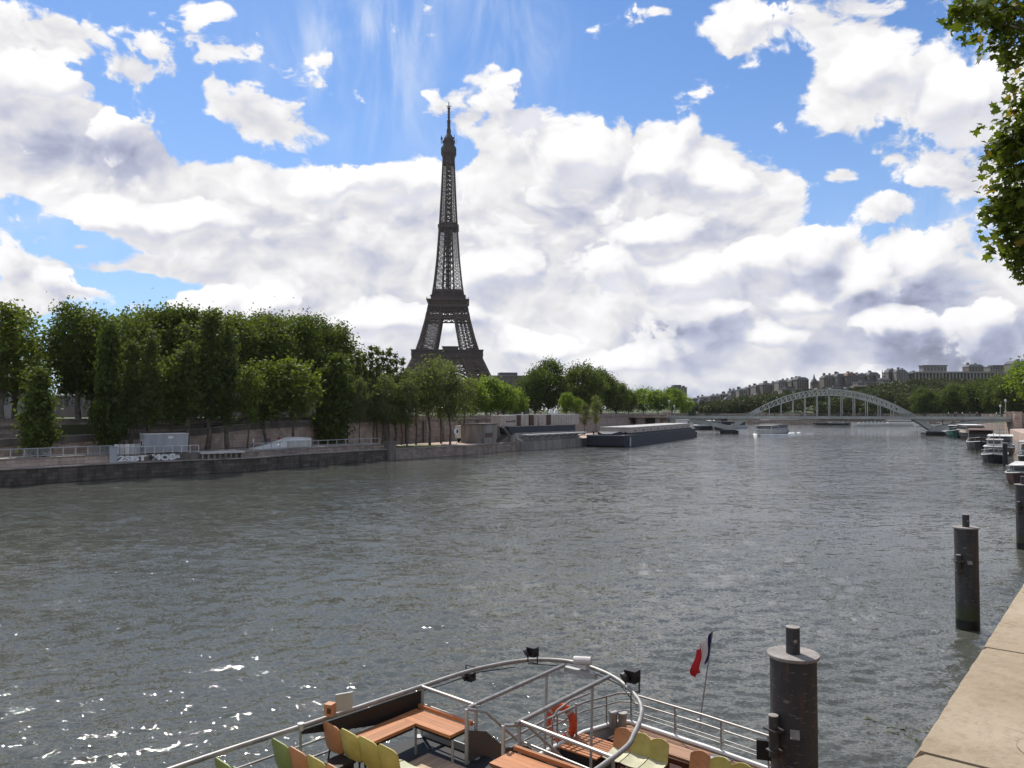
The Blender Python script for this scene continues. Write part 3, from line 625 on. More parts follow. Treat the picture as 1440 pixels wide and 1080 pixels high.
# ------------------------------------------------------------------ lattice tower
def tower():
    base = Q(630, 577, 809); base.z = 7
    rz = R(3.2)
    t = thing('lattice_tower', 'tall brown iron lattice tower rising behind the left bank trees', 'tower', base, rz)
    OUT = ([0, 20, 40, 57, 75, 95, 112, 116, 135, 160, 195, 230, 262, 276], [62, 51, 41, 33.2, 27.5, 22.5, 19.6, 17.0, 14.2, 11.7, 9.3, 7.4, 6.1, 5.7])
    INN = ([0, 20, 40, 57, 75, 95, 112, 116, 135, 160, 195, 230, 276], [37, 29.5, 21, 14.2, 10.8, 7.2, 5.4, 6.2, 5.6, 4.6, 3.3, 2.4, 2.0])
    o_ = lambda h: interp(h, *OUT); i_ = lambda h: interp(h, *INN)
    def truss(mb, quad, levels, ch, dg, hz, fine=True):
        """quad(h) -> four corner points; chords, rings and crossed diagonals on each face"""
        for a, b in zip(levels[:-1], levels[1:]):
            A, B = quad(a), quad(b)
            for k in range(4):
                mb.bar(A[k], B[k], ch)
                k2 = (k+1) % 4
                mb.bar(A[k], A[k2], hz); mb.bar(A[k], B[k2], dg); mb.bar(A[k2], B[k], dg)
                if fine:
                    m0 = (A[k]+A[k2])/2; m1 = (B[k]+B[k2])/2; l = (A[k]+B[k])/2; r = (A[k2]+B[k2])/2
                    mb.bar(m0, l, dg*.6); mb.bar(m0, r, dg*.6); mb.bar(m1, l, dg*.6); mb.bar(m1, r, dg*.6); mb.bar(l, r, hz*.7)
        A = quad(levels[-1])
        for k in range(4): mb.bar(A[k], A[(k+1) % 4], hz)
    for sx, sy in ((-1,-1),(1,-1),(1,1),(-1,1)):
        mb = MB()
        def quad(h, sx=sx, sy=sy):
            o, i = o_(h), i_(h)
            return [Vector((sx*o,sy*o,h)), Vector((sx*i,sy*o,h)), Vector((sx*i,sy*i,h)), Vector((sx*o,sy*i,h))]
        truss(mb, quad, [0, 10, 20, 30, 39, 47, 54], 2.0, 1.3, 1.2)
        truss(mb, quad, [61, 68, 75, 82, 89, 95.5, 102], 1.35, .6, .6)
        mb.lathe([(8,-7),(8,0),(6,4)], 4, (sx*50, sy*50, 0))
        part('leg', mb, M['iron'], t)
    # masonry feet and great arches
    for k in range(4):
        mb = MB(); ca, sa = math.cos(k*math.pi/2), math.sin(k*math.pi/2)
        rot = lambda x, y, z: Vector((x*ca-y*sa, x*sa+y*ca, z))
        pts = [(math.sin(a)*37, 6+math.cos(a)*36) for a in np.linspace(-math.pi/2, math.pi/2, 25)]
        for (x0,z0),(x1,z1) in zip(pts[:-1], pts[1:]):
            y0 = -o_(max(z0,0))+.5; y1 = -o_(max(z1,0))+.5
            mb.bar(rot(x0,y0,z0), rot(x1,y1,z1), 1.2, 2.2); mb.bar(rot(x0*1.09,y0,z0+3), rot(x1*1.09,y1,z1+3), .8); mb.bar(rot(x0,y0,z0), rot(x1*1.09,y1,z1+3), .5)
        part('arch', mb, M['iron'], t)
    # first platform
    mb = MB()
    for k in range(4):
        ca, sa = math.cos(k*math.pi/2), math.sin(k*math.pi/2); rot = lambda x, y, z: Vector((x*ca-y*sa, x*sa+y*ca, z))
        for zz, w, y in ((44.5,1.4,-35.5),(48.2,.8,-35),(52,1.6,-34.5)): mb.bar(rot(-36,y,zz), rot(36,y,zz), 1.2, w)
        for j in range(18):
            x = -36+j*4; mb.bar(rot(x,-35,44.5), rot(x+4,-34.8,52), .6); mb.bar(rot(x+4,-35,44.5), rot(x,-34.8,52), .6); mb.bar(rot(x,-35,44.5), rot(x,-34.8,52), .7)
        for j in range(36):
            x = -35+j*2; mb.bar(rot(x,-35.4,52.5), rot(x,-36,57), .5)
    part('frieze', mb, M['iron'], t)
    mb = MB()
    rg = lambda r, z: [Vector((-r,-r,z)), Vector((r,-r,z)), Vector((r,r,z)), Vector((-r,r,z))]
    mb.loft([rg(34.2,52.2), rg(34.6,53.5), rg(35.6,55), rg(35.8,57.2), rg(36.4,57.6), rg(36.4,58.3)]); part('first_platform', mb, M['iron'], t)
    mb = MB(); mb.loft([rg(35.4,58.32), rg(35.4,62)]); part('first_gallery', mb, M['iron_dark'], t)
    mb = MB(); mb.loft([rg(36.6,62.02), rg(36.6,62.8)])
    for j in range(-17, 18):
        for sg in (-1, 1): mb.bx(j*2.06-.15, j*2.06+.15, sg*35.9-.3, sg*35.9+.3, 58.32, 62); mb.bx(sg*35.9-.3, sg*35.9+.3, j*2.06-.15, j*2.06+.15, 58.32, 62)
    part('gallery_roof', mb, M['iron'], t)
    for (x, y, w, d, h) in ((3,-24,16,8,3.2), (0,25,20,8,3.5), (-26,0,8,14,3.2), (26,0,8,14,3.4)):
        mb = MB(); mb.bx(x-w/2, x+w/2, y-d/2, y+d/2, 62.8, 62.8+h); mb.bx(x-w/2-.8, x+w/2+.8, y-d/2-.8, y+d/2+.8, 62.8+h, 63.5+h); part('pavilion', mb, M['iron_dark'], t)
    # belt under the second platform
    mb = MB()
    for k in range(4):
        ca, sa = math.cos(k*math.pi/2), math.sin(k*math.pi/2); rot = lambda x, y, z: Vector((x*ca-y*sa, x*sa+y*ca, z))
        for za, zb in ((96.5,103),(103,109.5)):
            oa, ob = o_(za), o_(zb)
            mb.bar(rot(-oa,-oa,za), rot(oa,-oa,za), 1.1, 1.4); mb.bar(rot(-ob,-ob,zb), rot(ob,-ob,zb), 1.1, 1.6)
            n = 7 if za < 100 else 6
            for j in range(n):
                xa0, xa1 = lerp(-oa,oa,j/n), lerp(-oa,oa,(j+1)/n); xb0, xb1 = lerp(-ob,ob,j/n), lerp(-ob,ob,(j+1)/n)
                mb.bar(rot(xa0,-oa,za), rot(xb1,-ob,zb), .8); mb.bar(rot(xa1,-oa,za), rot(xb0,-ob,zb), .8); mb.bar(rot(xa0,-oa,za), rot(xb0,-ob,zb), .9)
                mm = (xa0+xa1+xb0+xb1)/4; mb.lathe([(1.0,-.3),(1.0,.3)], 6, rot(mm,-(oa+ob)/2,(za+zb)/2))
        mb.bx(-5.5, 5.5, -20.4, -20.0, 101, 104) if k == 0 else None
    mb.loft([rg(20.3,99.2), rg(20.3,99.9)]); mb.loft([rg(19.8,108.2), rg(19.8,109)])
    part('belt_truss', mb, M['iron'], t)
    mb = MB(); mb.loft([rg(18.6,108.2), rg(19.2,111), rg(20.6,113.6), rg(21.6,114.6), rg(22.1,115.2), rg(22.1,116.2)]); part('second_platform', mb, M['iron'], t)
    mb = MB(); mb.loft([rg(17.6,116.22), rg(17.6,120.2)]); mb.loft([rg(18.4,120.22), rg(18.4,120.8)]); part('second_gallery', mb, M['iron_dark'], t)
    mb = MB(); mb.loft([rg(14.3,120.82), rg(14.3,127), rg(13,127.6)]); mb.loft([rg(15.2,124.2), rg(15.2,124.8)])
    for j in range(-10, 11):
        for sg in (-1, 1): mb.bx(j*2.1-.1, j*2.1+.1, sg*21.6-.12, sg*21.6+.12, 116.2, 118.2)
        for sg in (-1, 1): mb.bx(sg*21.6-.12, sg*21.6+.12, j*2.1-.1, j*2.1+.1, 116.2, 118.2)
    part('upper_gallery', mb, M['iron_dark'], t)
    # spire: four corner trusses that draw together, braced faces and a lift core
    lv = [116]; 
    while lv[-1] < 268: lv.append(lv[-1] + max(4.6, o_(lv[-1])*.52))
    lv[-1] = 272
    for sx, sy in ((-1,-1),(1,-1),(1,1),(-1,1)):
        mb = MB()
        def quad(h, sx=sx, sy=sy):
            o, i = o_(h), i_(h)
            return [Vector((sx*o,sy*o,h)), Vector((sx*i,sy*o,h)), Vector((sx*i,sy*i,h)), Vector((sx*o,sy*i,h))]
        truss(mb, quad, lv, .95, .40, .45, False)
        part('spire_corner', mb, M['iron'], t)
    for k in range(4):
        mb = MB(); ca, sa = math.cos(k*math.pi/2), math.sin(k*math.pi/2); rot = lambda x, y, z: Vector((x*ca-y*sa, x*sa+y*ca, z))
        for a, b in zip(lv[:-1], lv[1:]):
            oa, ob, ia, ib = o_(a), o_(b), i_(a), i_(b)
            mb.bar(rot(-ia,-oa,a), rot(ia,-oa,a), .7); mb.bar(rot(-ia,-oa,a), rot(ib,-ob,b), .5); mb.bar(rot(ia,-oa,a), rot(-ib,-ob,b), .5)
        part('spire_bracing', mb, M['iron'], t)
    mb = MB()
    for x, y in ((-2.3,-2.3),(2.3,-2.3),(2.3,2.3),(-2.3,2.3)): mb.bx(x-.5, x+.5, y-.5, y+.5, 116, 271)
    z = 118
    while z < 268: mb.bx(-2.6,2.6,-2.6,2.6,z,z+.9); mb.bar((-2.3,-2.3,z),(2.3,-2.3,z+5),.6); mb.bar((2.3,2.3,z),(-2.3,2.3,z+5),.6); z += 5
    mb.bx(-1.4,1.4,-1.4,1.4,121,200)
    part('lift_core', mb, M['iron_dark'], t)
    mb = MB(); mb.loft([rg(10.4,192.5), rg(10.9,193.5), rg(10.9,196)]); mb.loft([rg(8.6,196), rg(8.6,198.5)]); part('middle_platform', mb, M['iron_dark'], t)
    # summit
    oc = lambda r, z: [Vector((r*math.cos(R(22.5+45*k))*1.05, r*math.sin(R(22.5+45*k))*1.05, z)) for k in range(8)]
    mb = MB(); mb.loft([oc(5.9,262), oc(6.2,268), oc(7.5,272), oc(8.3,273.5), oc(8.3,279), oc(7.8,280)]); part('summit_cabin', mb, M['iron_dark'], t)
    mb = MB(); mb.loft([oc(7.4,280.02), oc(7.4,281.2), oc(6.1,281.3), oc(6.1,286), oc(6.8,286.2), oc(6.8,287.2), oc(5.4,287.4), oc(5.2,290), oc(3.6,293), oc(2.2,295.5), oc(2.0,298)]); part('summit_dome', mb, M['iron_dark'], t)
    mb = MB()
    for k in range(9):
        a = k*.698; mb.bar((7.6*math.cos(a),7.6*math.sin(a),285),(8.0*math.cos(a),8.0*math.sin(a),289.5+1.5*(k%3)),.35)
    mb.tube([(-7,-4,288.5),(-7.6,-4.6,288.7)], 1.3, 10); mb.tube([(5,-5,289),(5.4,-5.6,289.3)], 1.1, 10); mb.bar((-8,-3,283),(-8,-3,292),.4)
    part('aerials', mb, M['iron_dark'], t)
    mb = MB(); mb.lathe([(2.3,296),(2.3,300),(1.6,301),(1.6,308),(1.9,308.2),(1.9,309.5),(1.15,310),(1.15,322),(1.7,322.3),(1.7,323.6),(.5,324),(.4,330)], 10)
    mb.bar((-2.6,0,325.2),(2.6,0,325.2),.7); mb.bar((0,-2.6,325.2),(0,2.6,325.2),.7)
    for z in range(298, 322, 3): mb.bar((-2,0,z),(2,0,z),.4); mb.bar((0,-2,z),(0,2,z),.4)
    part('antenna_mast', mb, M['iron_dark'], t)
tower()

# ------------------------------------------------------------------ footbridge
BL, BR = Q(1026, 610, 285), Q(1313, 610, 264); BL.z = BR.z = 0
BX = math.atan2(BR.y-BL.y, BR.x-BL.x); BM = (BL+BR)/2; BH = (BR-BL).length/2
def bridge():
    t = thing('arch_footbridge', 'grey steel arch footbridge spanning the river', 'bridge', (BM.x, BM.y, 0), BX)
    AB = -BH-22.; AR = BH+22.5          # abutments, local x
    zd = 6.3; WID = 5.6
    top = lambda x: 2.2 + (15.9-2.2)*(1-(x/BH)**2) ; 
    th = lambda x: interp(abs(x)/BH, [0,.45,.7,1], [2.0,2.0,1.7,1.5])
    n = 44
    for y in (-WID/2, WID/2):
        for nm, off in (('upper_chord', 0), ('lower_chord', 1)):
            mb = MB()
            for k in range(n):
                x0, x1 = lerp(-BH,BH,k/n), lerp(-BH,BH,(k+1)/n)
                mb.bar((x0,y,top(x0)-off*th(x0)), (x1,y,top(x1)-off*th(x1)), .6, .34)
            part(nm, mb, M['bridgegrey'], t)
        mb = MB()
        for k in range(n):
            x0, x1 = lerp(-BH,BH,k/n), lerp(-BH,BH,(k+1)/n)
            if abs((x0+x1)/2) > BH*.66:
                mb.add([(x0,y-.2,top(x0)),(x1,y-.2,top(x1)),(x1,y-.2,top(x1)-th(x1)),(x0,y-.2,top(x0)-th(x0)),(x0,y+.2,top(x0)),(x1,y+.2,top(x1)),(x1,y+.2,top(x1)-th(x1)),(x0,y+.2,top(x0)-th(x0))],[(0,1,2,3),(7,6,5,4),(0,4,5,1),(3,2,6,7)])
            else:
                mb.bar((x0,y,top(x0)), (x0,y,top(x0)-th(x0)), .26); a, b = (x0, x1) if x0 < 0 else (x1, x0)
                mb.bar((a,y,top(a)-th(a)), (b,y,top(b)), .24)
        part('web_lattice', mb, M['bridgegrey'], t)
        for k in range(-6, 7):
            x = k*4.05+.6
            zt = top(x)-th(x)
            if zt > zd+.6: mb = MB(); mb.bar((x,y,zd-.1),(x,y,zt),.26,.26, up=(0,1,0)); part('hanger', mb, M['bridgegrey'], t)
        # half arches of the side spans
        for sg, AX in ((-1, AB), (1, AR)):
            x0 = sg*BH; mb = MB(); m = 14
            for k in range(m):
                u0, u1 = k/m, (k+1)/m; f = lambda u: 1.9 + (zd-1.1-1.9)*(1-(1-u)**2.0)
                mb.bar((lerp(x0,AX,u0),y,f(u0)), (lerp(x0,AX,u1),y,f(u1)), .6, lerp(1.7,1.0,u0))
                if k in (2,4,6,8): xx = lerp(x0,AX,u0); mb.bar((xx,y,f(u0)),(xx,y,zd-.7),.25,.25,up=(0,1,0))
            part('side_arch', mb, M['bridgegrey'], t)
    for k in range(-3, 4):
        x = k*7.5; mb = MB(); mb.bar((x,-WID/2,top(x)),(x,WID/2,top(x)),.3); mb.bar((x,-WID/2,top(x)-th(x)),(x+3.7,WID/2,top(x+3.7)-th(x+3.7)),.18); part('cross_brace', mb, M['bridgegrey'], t)
    mb = MB(); mb.bx(AB, AR, -3.5, 3.5, zd-.25, zd); part('deck', mb, M['bridgedark'], t)
    for y in (-3.5, 3.5):
        mb = MB(); mb.bx(AB, AR, y-.15, y+.15, zd-.85, zd+.05)
        for k in range(45): x = lerp(AB,AR,(k+.5)/45); mb.bx(x-.12,x+.12,y-.28,y+.28,zd-.8,zd)
        part('deck_girder', mb, M['bridgegrey'], t)
        mb = MB(); mb.bx(AB, AR, y-.06, y+.06, zd+1.02, zd+1.12); mb.bx(AB, AR, y-.04, y+.04, zd+.55, zd+.6); mb.bx(AB, AR, y-.04, y+.04, zd+.2, zd+.25)
        for k in range(90): x = lerp(AB,AR,k/89); mb.bx(x-.035,x+.035,y-.035,y+.035,zd,zd+1.02)
        part('railing', mb, M['bridgedark'], t)
    for x in (-BH, BH):
        mb = MB(); mb.loft([[Vector((x+a*w,b*d,z)) for a, b in ((-1,-.7),(-.6,-1),(.6,-1),(1,-.7),(1,.7),(.6,1),(-.6,1),(-1,.7))] for w, d, z in ((3.2,6.6,-1.5),(3.2,6.6,.9),(2.5,5.8,1.35))]); part('pier', mb, M['pilewet'], t)
        mb = MB(); mb.loft([[Vector((x+a*w,b*4.0,z)) for a, b in ((-1,-1),(1,-1),(1,1),(-1,1))] for w, z in ((1.5,1.35),(.8,2.9))]); part('bearing', mb, M['bridgegrey'], t)
    # masonry ends
    mb = MB(); mb.bx(AB-2.0, AB+.0, -5, 5, 0, zd-.26); part('abutment', mb, M['tan_stone'], t)
    mb = MB(); mb.bx(AR+.0, AR+2.4, -5, 5, -1, zd-.26); part('abutment', mb, M['tan_stone'], t)
    for x in (AB-1, AR+1.2):
        for y in (-4.6, 4.6): mb = MB(); mb.bx(x-1, x+1, y-.8, y+.8, zd-.255, zd+1.5); mb.bx(x-1.2, x+1.2, y-1, y+1, zd+1.5, zd+1.75); part('gate_pillar', mb, M['tan_stone'], t)
    # stone portico on the left quay, a flight of steps on the right one
    l = thing('stone_portico', 'stone portico with dark openings at the left end of the footbridge', 'portico', Q(930, 606, BL.y+1) * 1, BX)
    l.location.z = 1.8; WM[l.name] = Matrix.Translation(l.location) @ Matrix.Rotation(BX, 4, 'Z')
    lx0 = Q(882, 590, BL.y).x - l.location.x; lx1 = Q(940, 590, BL.y).x - l.location.x
    mb = MB(); mb.bx(lx0, lx1, -4, 4, 4.0, 5.0); part('lintel', mb, M['tan_stone'], l)
    mb = MB(); mb.bx(lx0-.3, lx1, -4.3, 4.3, 5.003, 5.3); part('cornice', mb, M['concrete'], l)
    mb = MB(); mb.loft([[Vector((lx0-.6,-3.9,0)),Vector((lx0+2.6,-3.9,0)),Vector((lx0+2.6,3.9,0)),Vector((lx0-.6,3.9,0))],[Vector((lx0,-3.9,3.997)),Vector((lx0+1.2,-3.9,3.997)),Vector((lx0+1.2,3.9,3.997)),Vector((lx0,3.9,3.997))]]); part('splayed_pier', mb, M['tan_stone'], l)
    for u, w in ((.36,1.6),(.78,.9)): x = lerp(lx0,lx1,u); mb = MB(); mb.bx(x-w,x+w,-3.2,3.2,0,3.997); part('pier', mb, M['upper_stone'], l)
    mb = MB(); mb.bx(lx0+1, lx1, 3.3, 3.8, 0, 3.997); part('back_wall', mb, M['concrete_dark'], l)
    mb = MB(); mb.bx(lx0, AB-2+BM.x-l.location.x, -3.3, 3.3, 4.45-.2, 4.44); part('walkway', mb, M['bridgedark'], l)
    st = thing('quay_stair', 'stone stair ramp falling to the right quay from the bridge end', 'stair', (BM.x+AR+2.5, BR.y, 2.5), R(-58))
    mb = MB(); mb.loft([[Vector((0,y,0)),Vector((26,y,0)),Vector((26,y,1.0)),Vector((2.5,y,4.9)),Vector((0,y,4.9))] for y in (-2,2)]); part('flank', mb, M['upper_stone'], st)
    mb = MB(); mb.loft([[Vector((0,y,4.903)),Vector((2.5,y,4.903)),Vector((26,y,1.003)),Vector((26,y,1.35)),Vector((2.5,y,5.25)),Vector((0,y,5.25))] for y in (-2.2,-1.7)]); part('coping', mb, M['concrete'], st)
    # lamp posts at both ends
    lamps = []
    for (px, Y, lab) in ((941, BL.y-4, 'left lamp post at the left end of the footbridge'), (948.5, BL.y+4, 'lamp post nearer the water at the left end of the footbridge'), (1407, BR.y+4, 'lamp post nearer the water at the right end of the footbridge'), (1414.5, BR.y-4, 'right lamp post at the right end of the footbridge')):
        p = Q(px, 585, Y); p.z = zd+1.75 if px < 945 or px > 1410 else zd
        if not lamps:
            o = thing('lamp_post', lab, 'lamp post', p, 0, 'lamp posts on the footbridge')
            mb = MB(); mb.lathe([(.22,0),(.22,.4),(.12,.5),(.1,3.2)], 8); part('pole', mb, M['bridgegrey'], o)
            mb = MB(); mb.lathe([(.12,3.2),(.28,3.3),(.34,3.85),(.2,4.05),(.05,4.2)], 8); part('lantern', mb, M['dirtywhite'], o); lamps.append(o)
        else: copy_tree(lamps[0], p, 0, lab)
    return zd, AB, AR
ZD, AB, AR = bridge()

# ------------------------------------------------------------------ people
def person_mesh(name, shirt, pose=0):
    me = bpy.data.meshes.new(name)
    s = .22 + .06*pose
    J = [((0,0,.95),.15,-1),((0,0,1.15),.14,0),((0,0,1.38),.17,1),((0,0,1.50),.065,2),((0,.02,1.60),.085,3),((0,.02,1.70),.09,4),
         ((-.1,0,.88),.1,0),((-.11,-s*.5,.48),.07,6),((-.11,-s*.2,.08),.05,7),((-.11,-s*.2-.16,.04),.04,8),((.1,0,.88),.1,0),((.11,s*.5,.48),.07,10),((.11,s,.1),.05,11),((.11,s-.14,.05),.04,12),
         ((-.2,0,1.42),.065,2),((-.25,.06,1.14),.05,14),((-.24,-.08,.9),.04,15),((-.24,-.12,.8),.04,16),((.2,0,1.42),.065,2),((.25,-.06,1.14),.05,18),((.24,.0,.9),.04,19),((.24,-.03,.8),.04,20)]
    me.from_pydata([j[0] for j in J], [(i, j[2]) for i, j in enumerate(J) if j[2] >= 0], [])
    ob = bpy.data.objects.new(name, me); COL.objects.link(ob)
    sk = ob.modifiers.new('s', 'SKIN'); sv = me.skin_vertices[0].data
    for i, j in enumerate(J): sv[i].radius = (j[1], j[1]*.8)
    sv[0].use_root = True
    sb = ob.modifiers.new('b', 'SUBSURF'); sb.levels = 1; sb.render_levels = 1
    dg = bpy.context.evaluated_depsgraph_get(); out = bpy.data.meshes.new_from_object(ob.evaluated_get(dg)); bpy.data.objects.remove(ob)
    out.materials.clear()
    for m in (M['skin'], shirt, M['jeans'], M['black']): out.materials.append(m)
    for p in out.polygons:
        z = p.center.z; ax = abs(p.center.x)
        p.material_index = 3 if z < .07 or (z > 1.66) or (z > 1.56 and p.center.y > .05) else 2 if z < .93 and ax < .2 else 1 if .93 <= z < 1.47 else 0
        p.use_smooth = True
    return out
def people():
    pm = [person_mesh('person', M['shirt_w'], 0), person_mesh('person', M['shirt_r'], 1), person_mesh('person', M['shirt_b'], 2)]
    word = ['white', 'red', 'dark blue']
    def put(p, k, rz, label, group):
        o = bpy.data.objects.new('person', pm[k]); COL.objects.link(o); o.location = p; o.rotation_euler = (0,0,rz); tag(o, label, 'person', group)
    spots = [(1083,2),(1097,1),(1133,0),(1180,2),(1192,1),(1228,2),(1271,1),(1316,0),(1321,1),(1325,2),(1331,0),(1340,2),(1347,1),(1349.5,2),(1372,0),(1377,2),(1398,0)]
    for i, (px, k) in enumerate(spots):
        yy = random.uniform(-2.8, 1.5); x = Q(px, 580, BM.y+yy).x - BM.x
        p = Vector((BM.x, BM.y, ZD)) + Matrix.Rotation(BX, 3, 'Z') @ Vector((x, yy, 0))
        put(p, k, random.choice((1.5,-1.5)) + random.uniform(-.3,.3), f'person in a {word[k]} top on the footbridge, {ORD[i]} from the left', 'people crossing the footbridge')
    for i, (px, k, d) in enumerate(((357, 0, 4.5), (375, 2, 6), (379, 1, 6), (393, 1, 6.5))):
        s = S_AT(px, d); put(LB(s, d, 2.8), k, random.uniform(0,6), f'person in a {word[k]} top on the left quay, {ORD[i]} from the left', 'people on the left quay')
    for i, (px, k) in enumerate(((697,0),(700,1),(721,1),(734,0),(738,2),(760,1))):
        s = S_AT(px, 18.2); put(LB(s, 18.2, 6.51), k, random.uniform(0,6), f'person in a {word[k]} top above the white boxes, {ORD[i]} from the left', 'people on the embankment')
people()

# ------------------------------------------------------------------ trees
def leaf_quads(rng, C, size, flat=.0):
    n = len(C); a = rng.normal(size=(n,3)); a /= np.linalg.norm(a, axis=1)[:,None]
    b = rng.normal(size=(n,3)); b -= (b*a).sum(1)[:,None]*a; b /= np.linalg.norm(b, axis=1)[:,None]
    s = size*(.6+.8*rng.random(n))[:,None]; A, B = a*s, b*s*.62
    V = np.stack([C-A*.9, C+B-A*.1, C+A, C-B+A*.1], 1).reshape(-1,3)
    return V, np.arange(4*n).reshape(n,4)
def crown_points(rng, n, h0, h1, prof, per=60, cr=.8, inner=.35, squash=.8, lobes=.25, lean=0.):
    ncl = max(8, n//per); t = rng.random(ncl)
    wt = np.array([prof(x) for x in t]); keep = rng.random(ncl) < np.clip(wt/wt.max(),.15,1)**1.0
    t = t[keep]; wt = wt[keep]; m = len(t)
    ang = rng.random(m)*6.283; ph = rng.random(4)*6.28
    lob = 1 + lobes*(np.sin(2*ang+ph[0]+3*t)*.5+np.sin(3*ang+ph[1]+7*t)*.5+np.sin(5*ang+ph[2]-9*t)*.35)
    rr = wt*lob*np.sqrt(inner**2+(1-inner**2)*rng.random(m))
    cc = np.stack([rr*np.cos(ang)+lean*t, rr*np.sin(ang), h0+(h1-h0)*t], 1)
    k = max(1, n//m); C = np.repeat(cc, k, 0); d = rng.normal(size=C.shape)*cr*np.array([1,1,squash])*(.55+.75*rng.random(len(C)))[:,None]
    return C+d, cc
def tree_proto(name, label, seed, n, h, h0, prof, leaf, size, tr=.28, per=60, cr=.8, inner=.35, lobes=.25, limbs=9, bark='bark', cat='tree', group=None, forks=0):
    rng = np.random.default_rng(seed); o = thing(name, label, cat, (0,0,-500), 0, group)
    C, cc = crown_points(rng, n, h0, h, prof, per, cr, inner, .8, lobes)
    V, Fc = leaf_quads(rng, C, size)
    me = np_mesh('crown', V, Fc, M[leaf]); c = bpy.data.objects.new('crown', me); COL.objects.link(c); c.parent = o
    mb = MB(); bx, by = rng.normal()*.3, rng.normal()*.3
    hs = [0, h0*.5, h0, lerp(h0,h,.35), lerp(h0,h,.62), lerp(h0,h,.85)]
    ax = [Vector((bx*(z/h)*1.5+.12*math.sin(z), by*(z/h)*1.5+.12*math.cos(z*1.3), z)) for z in hs]
    mb.tube(ax, [tr*1.25, tr, tr*.92, tr*.6, tr*.35, tr*.1], 8)
    idx = rng.choice(len(cc), min(limbs, len(cc)), replace=False)
    for i in idx:
        e = Vector(cc[i]); zs = max(h0*.75, e.z - (Vector((e.x,e.y,0)).length*1.1+1.)); zs = min(zs, h*.8)
        j = np.searchsorted(hs, zs); j = min(max(j,1), len(hs)-1); f = (zs-hs[j-1])/(hs[j]-hs[j-1]); s = ax[j-1].lerp(ax[j], f)
        mid = s.lerp(e, .5) + Vector((0,0,.25)); mb.tube([s, mid, e], [tr*.38, tr*.22, tr*.06], 5)
    part('trunk', mb, M[bark], o, smooth=True)
    return o
DOME = lambda w: (lambda t: w*math.sqrt(max(0., 1-(2*t-.9)**2/1.25)))
def col_prof(w): return lambda t: w*(min(1, t*5+.25))*(1-.75*max(0,t-.35)/.65)**.9
def egg(w): return lambda t: w*math.sin(math.pi*min(1,max(0,(t*.93+.05))))**.6
USED = set()
def place_tree(protos, i, loc, label, sc=1., group=None):
    o = protos[i % len(protos)]; rz = random.uniform(0, 6.28)
    if o.name in USED: return copy_tree(o, loc, rz, label, sc, group)
    USED.add(o.name); o.location = loc; o.rotation_euler = (0,0,rz); o.scale = (sc,)*3 if not hasattr(sc,'__len__') else sc; o['label'] = label
    if group: o['group'] = group
    return o

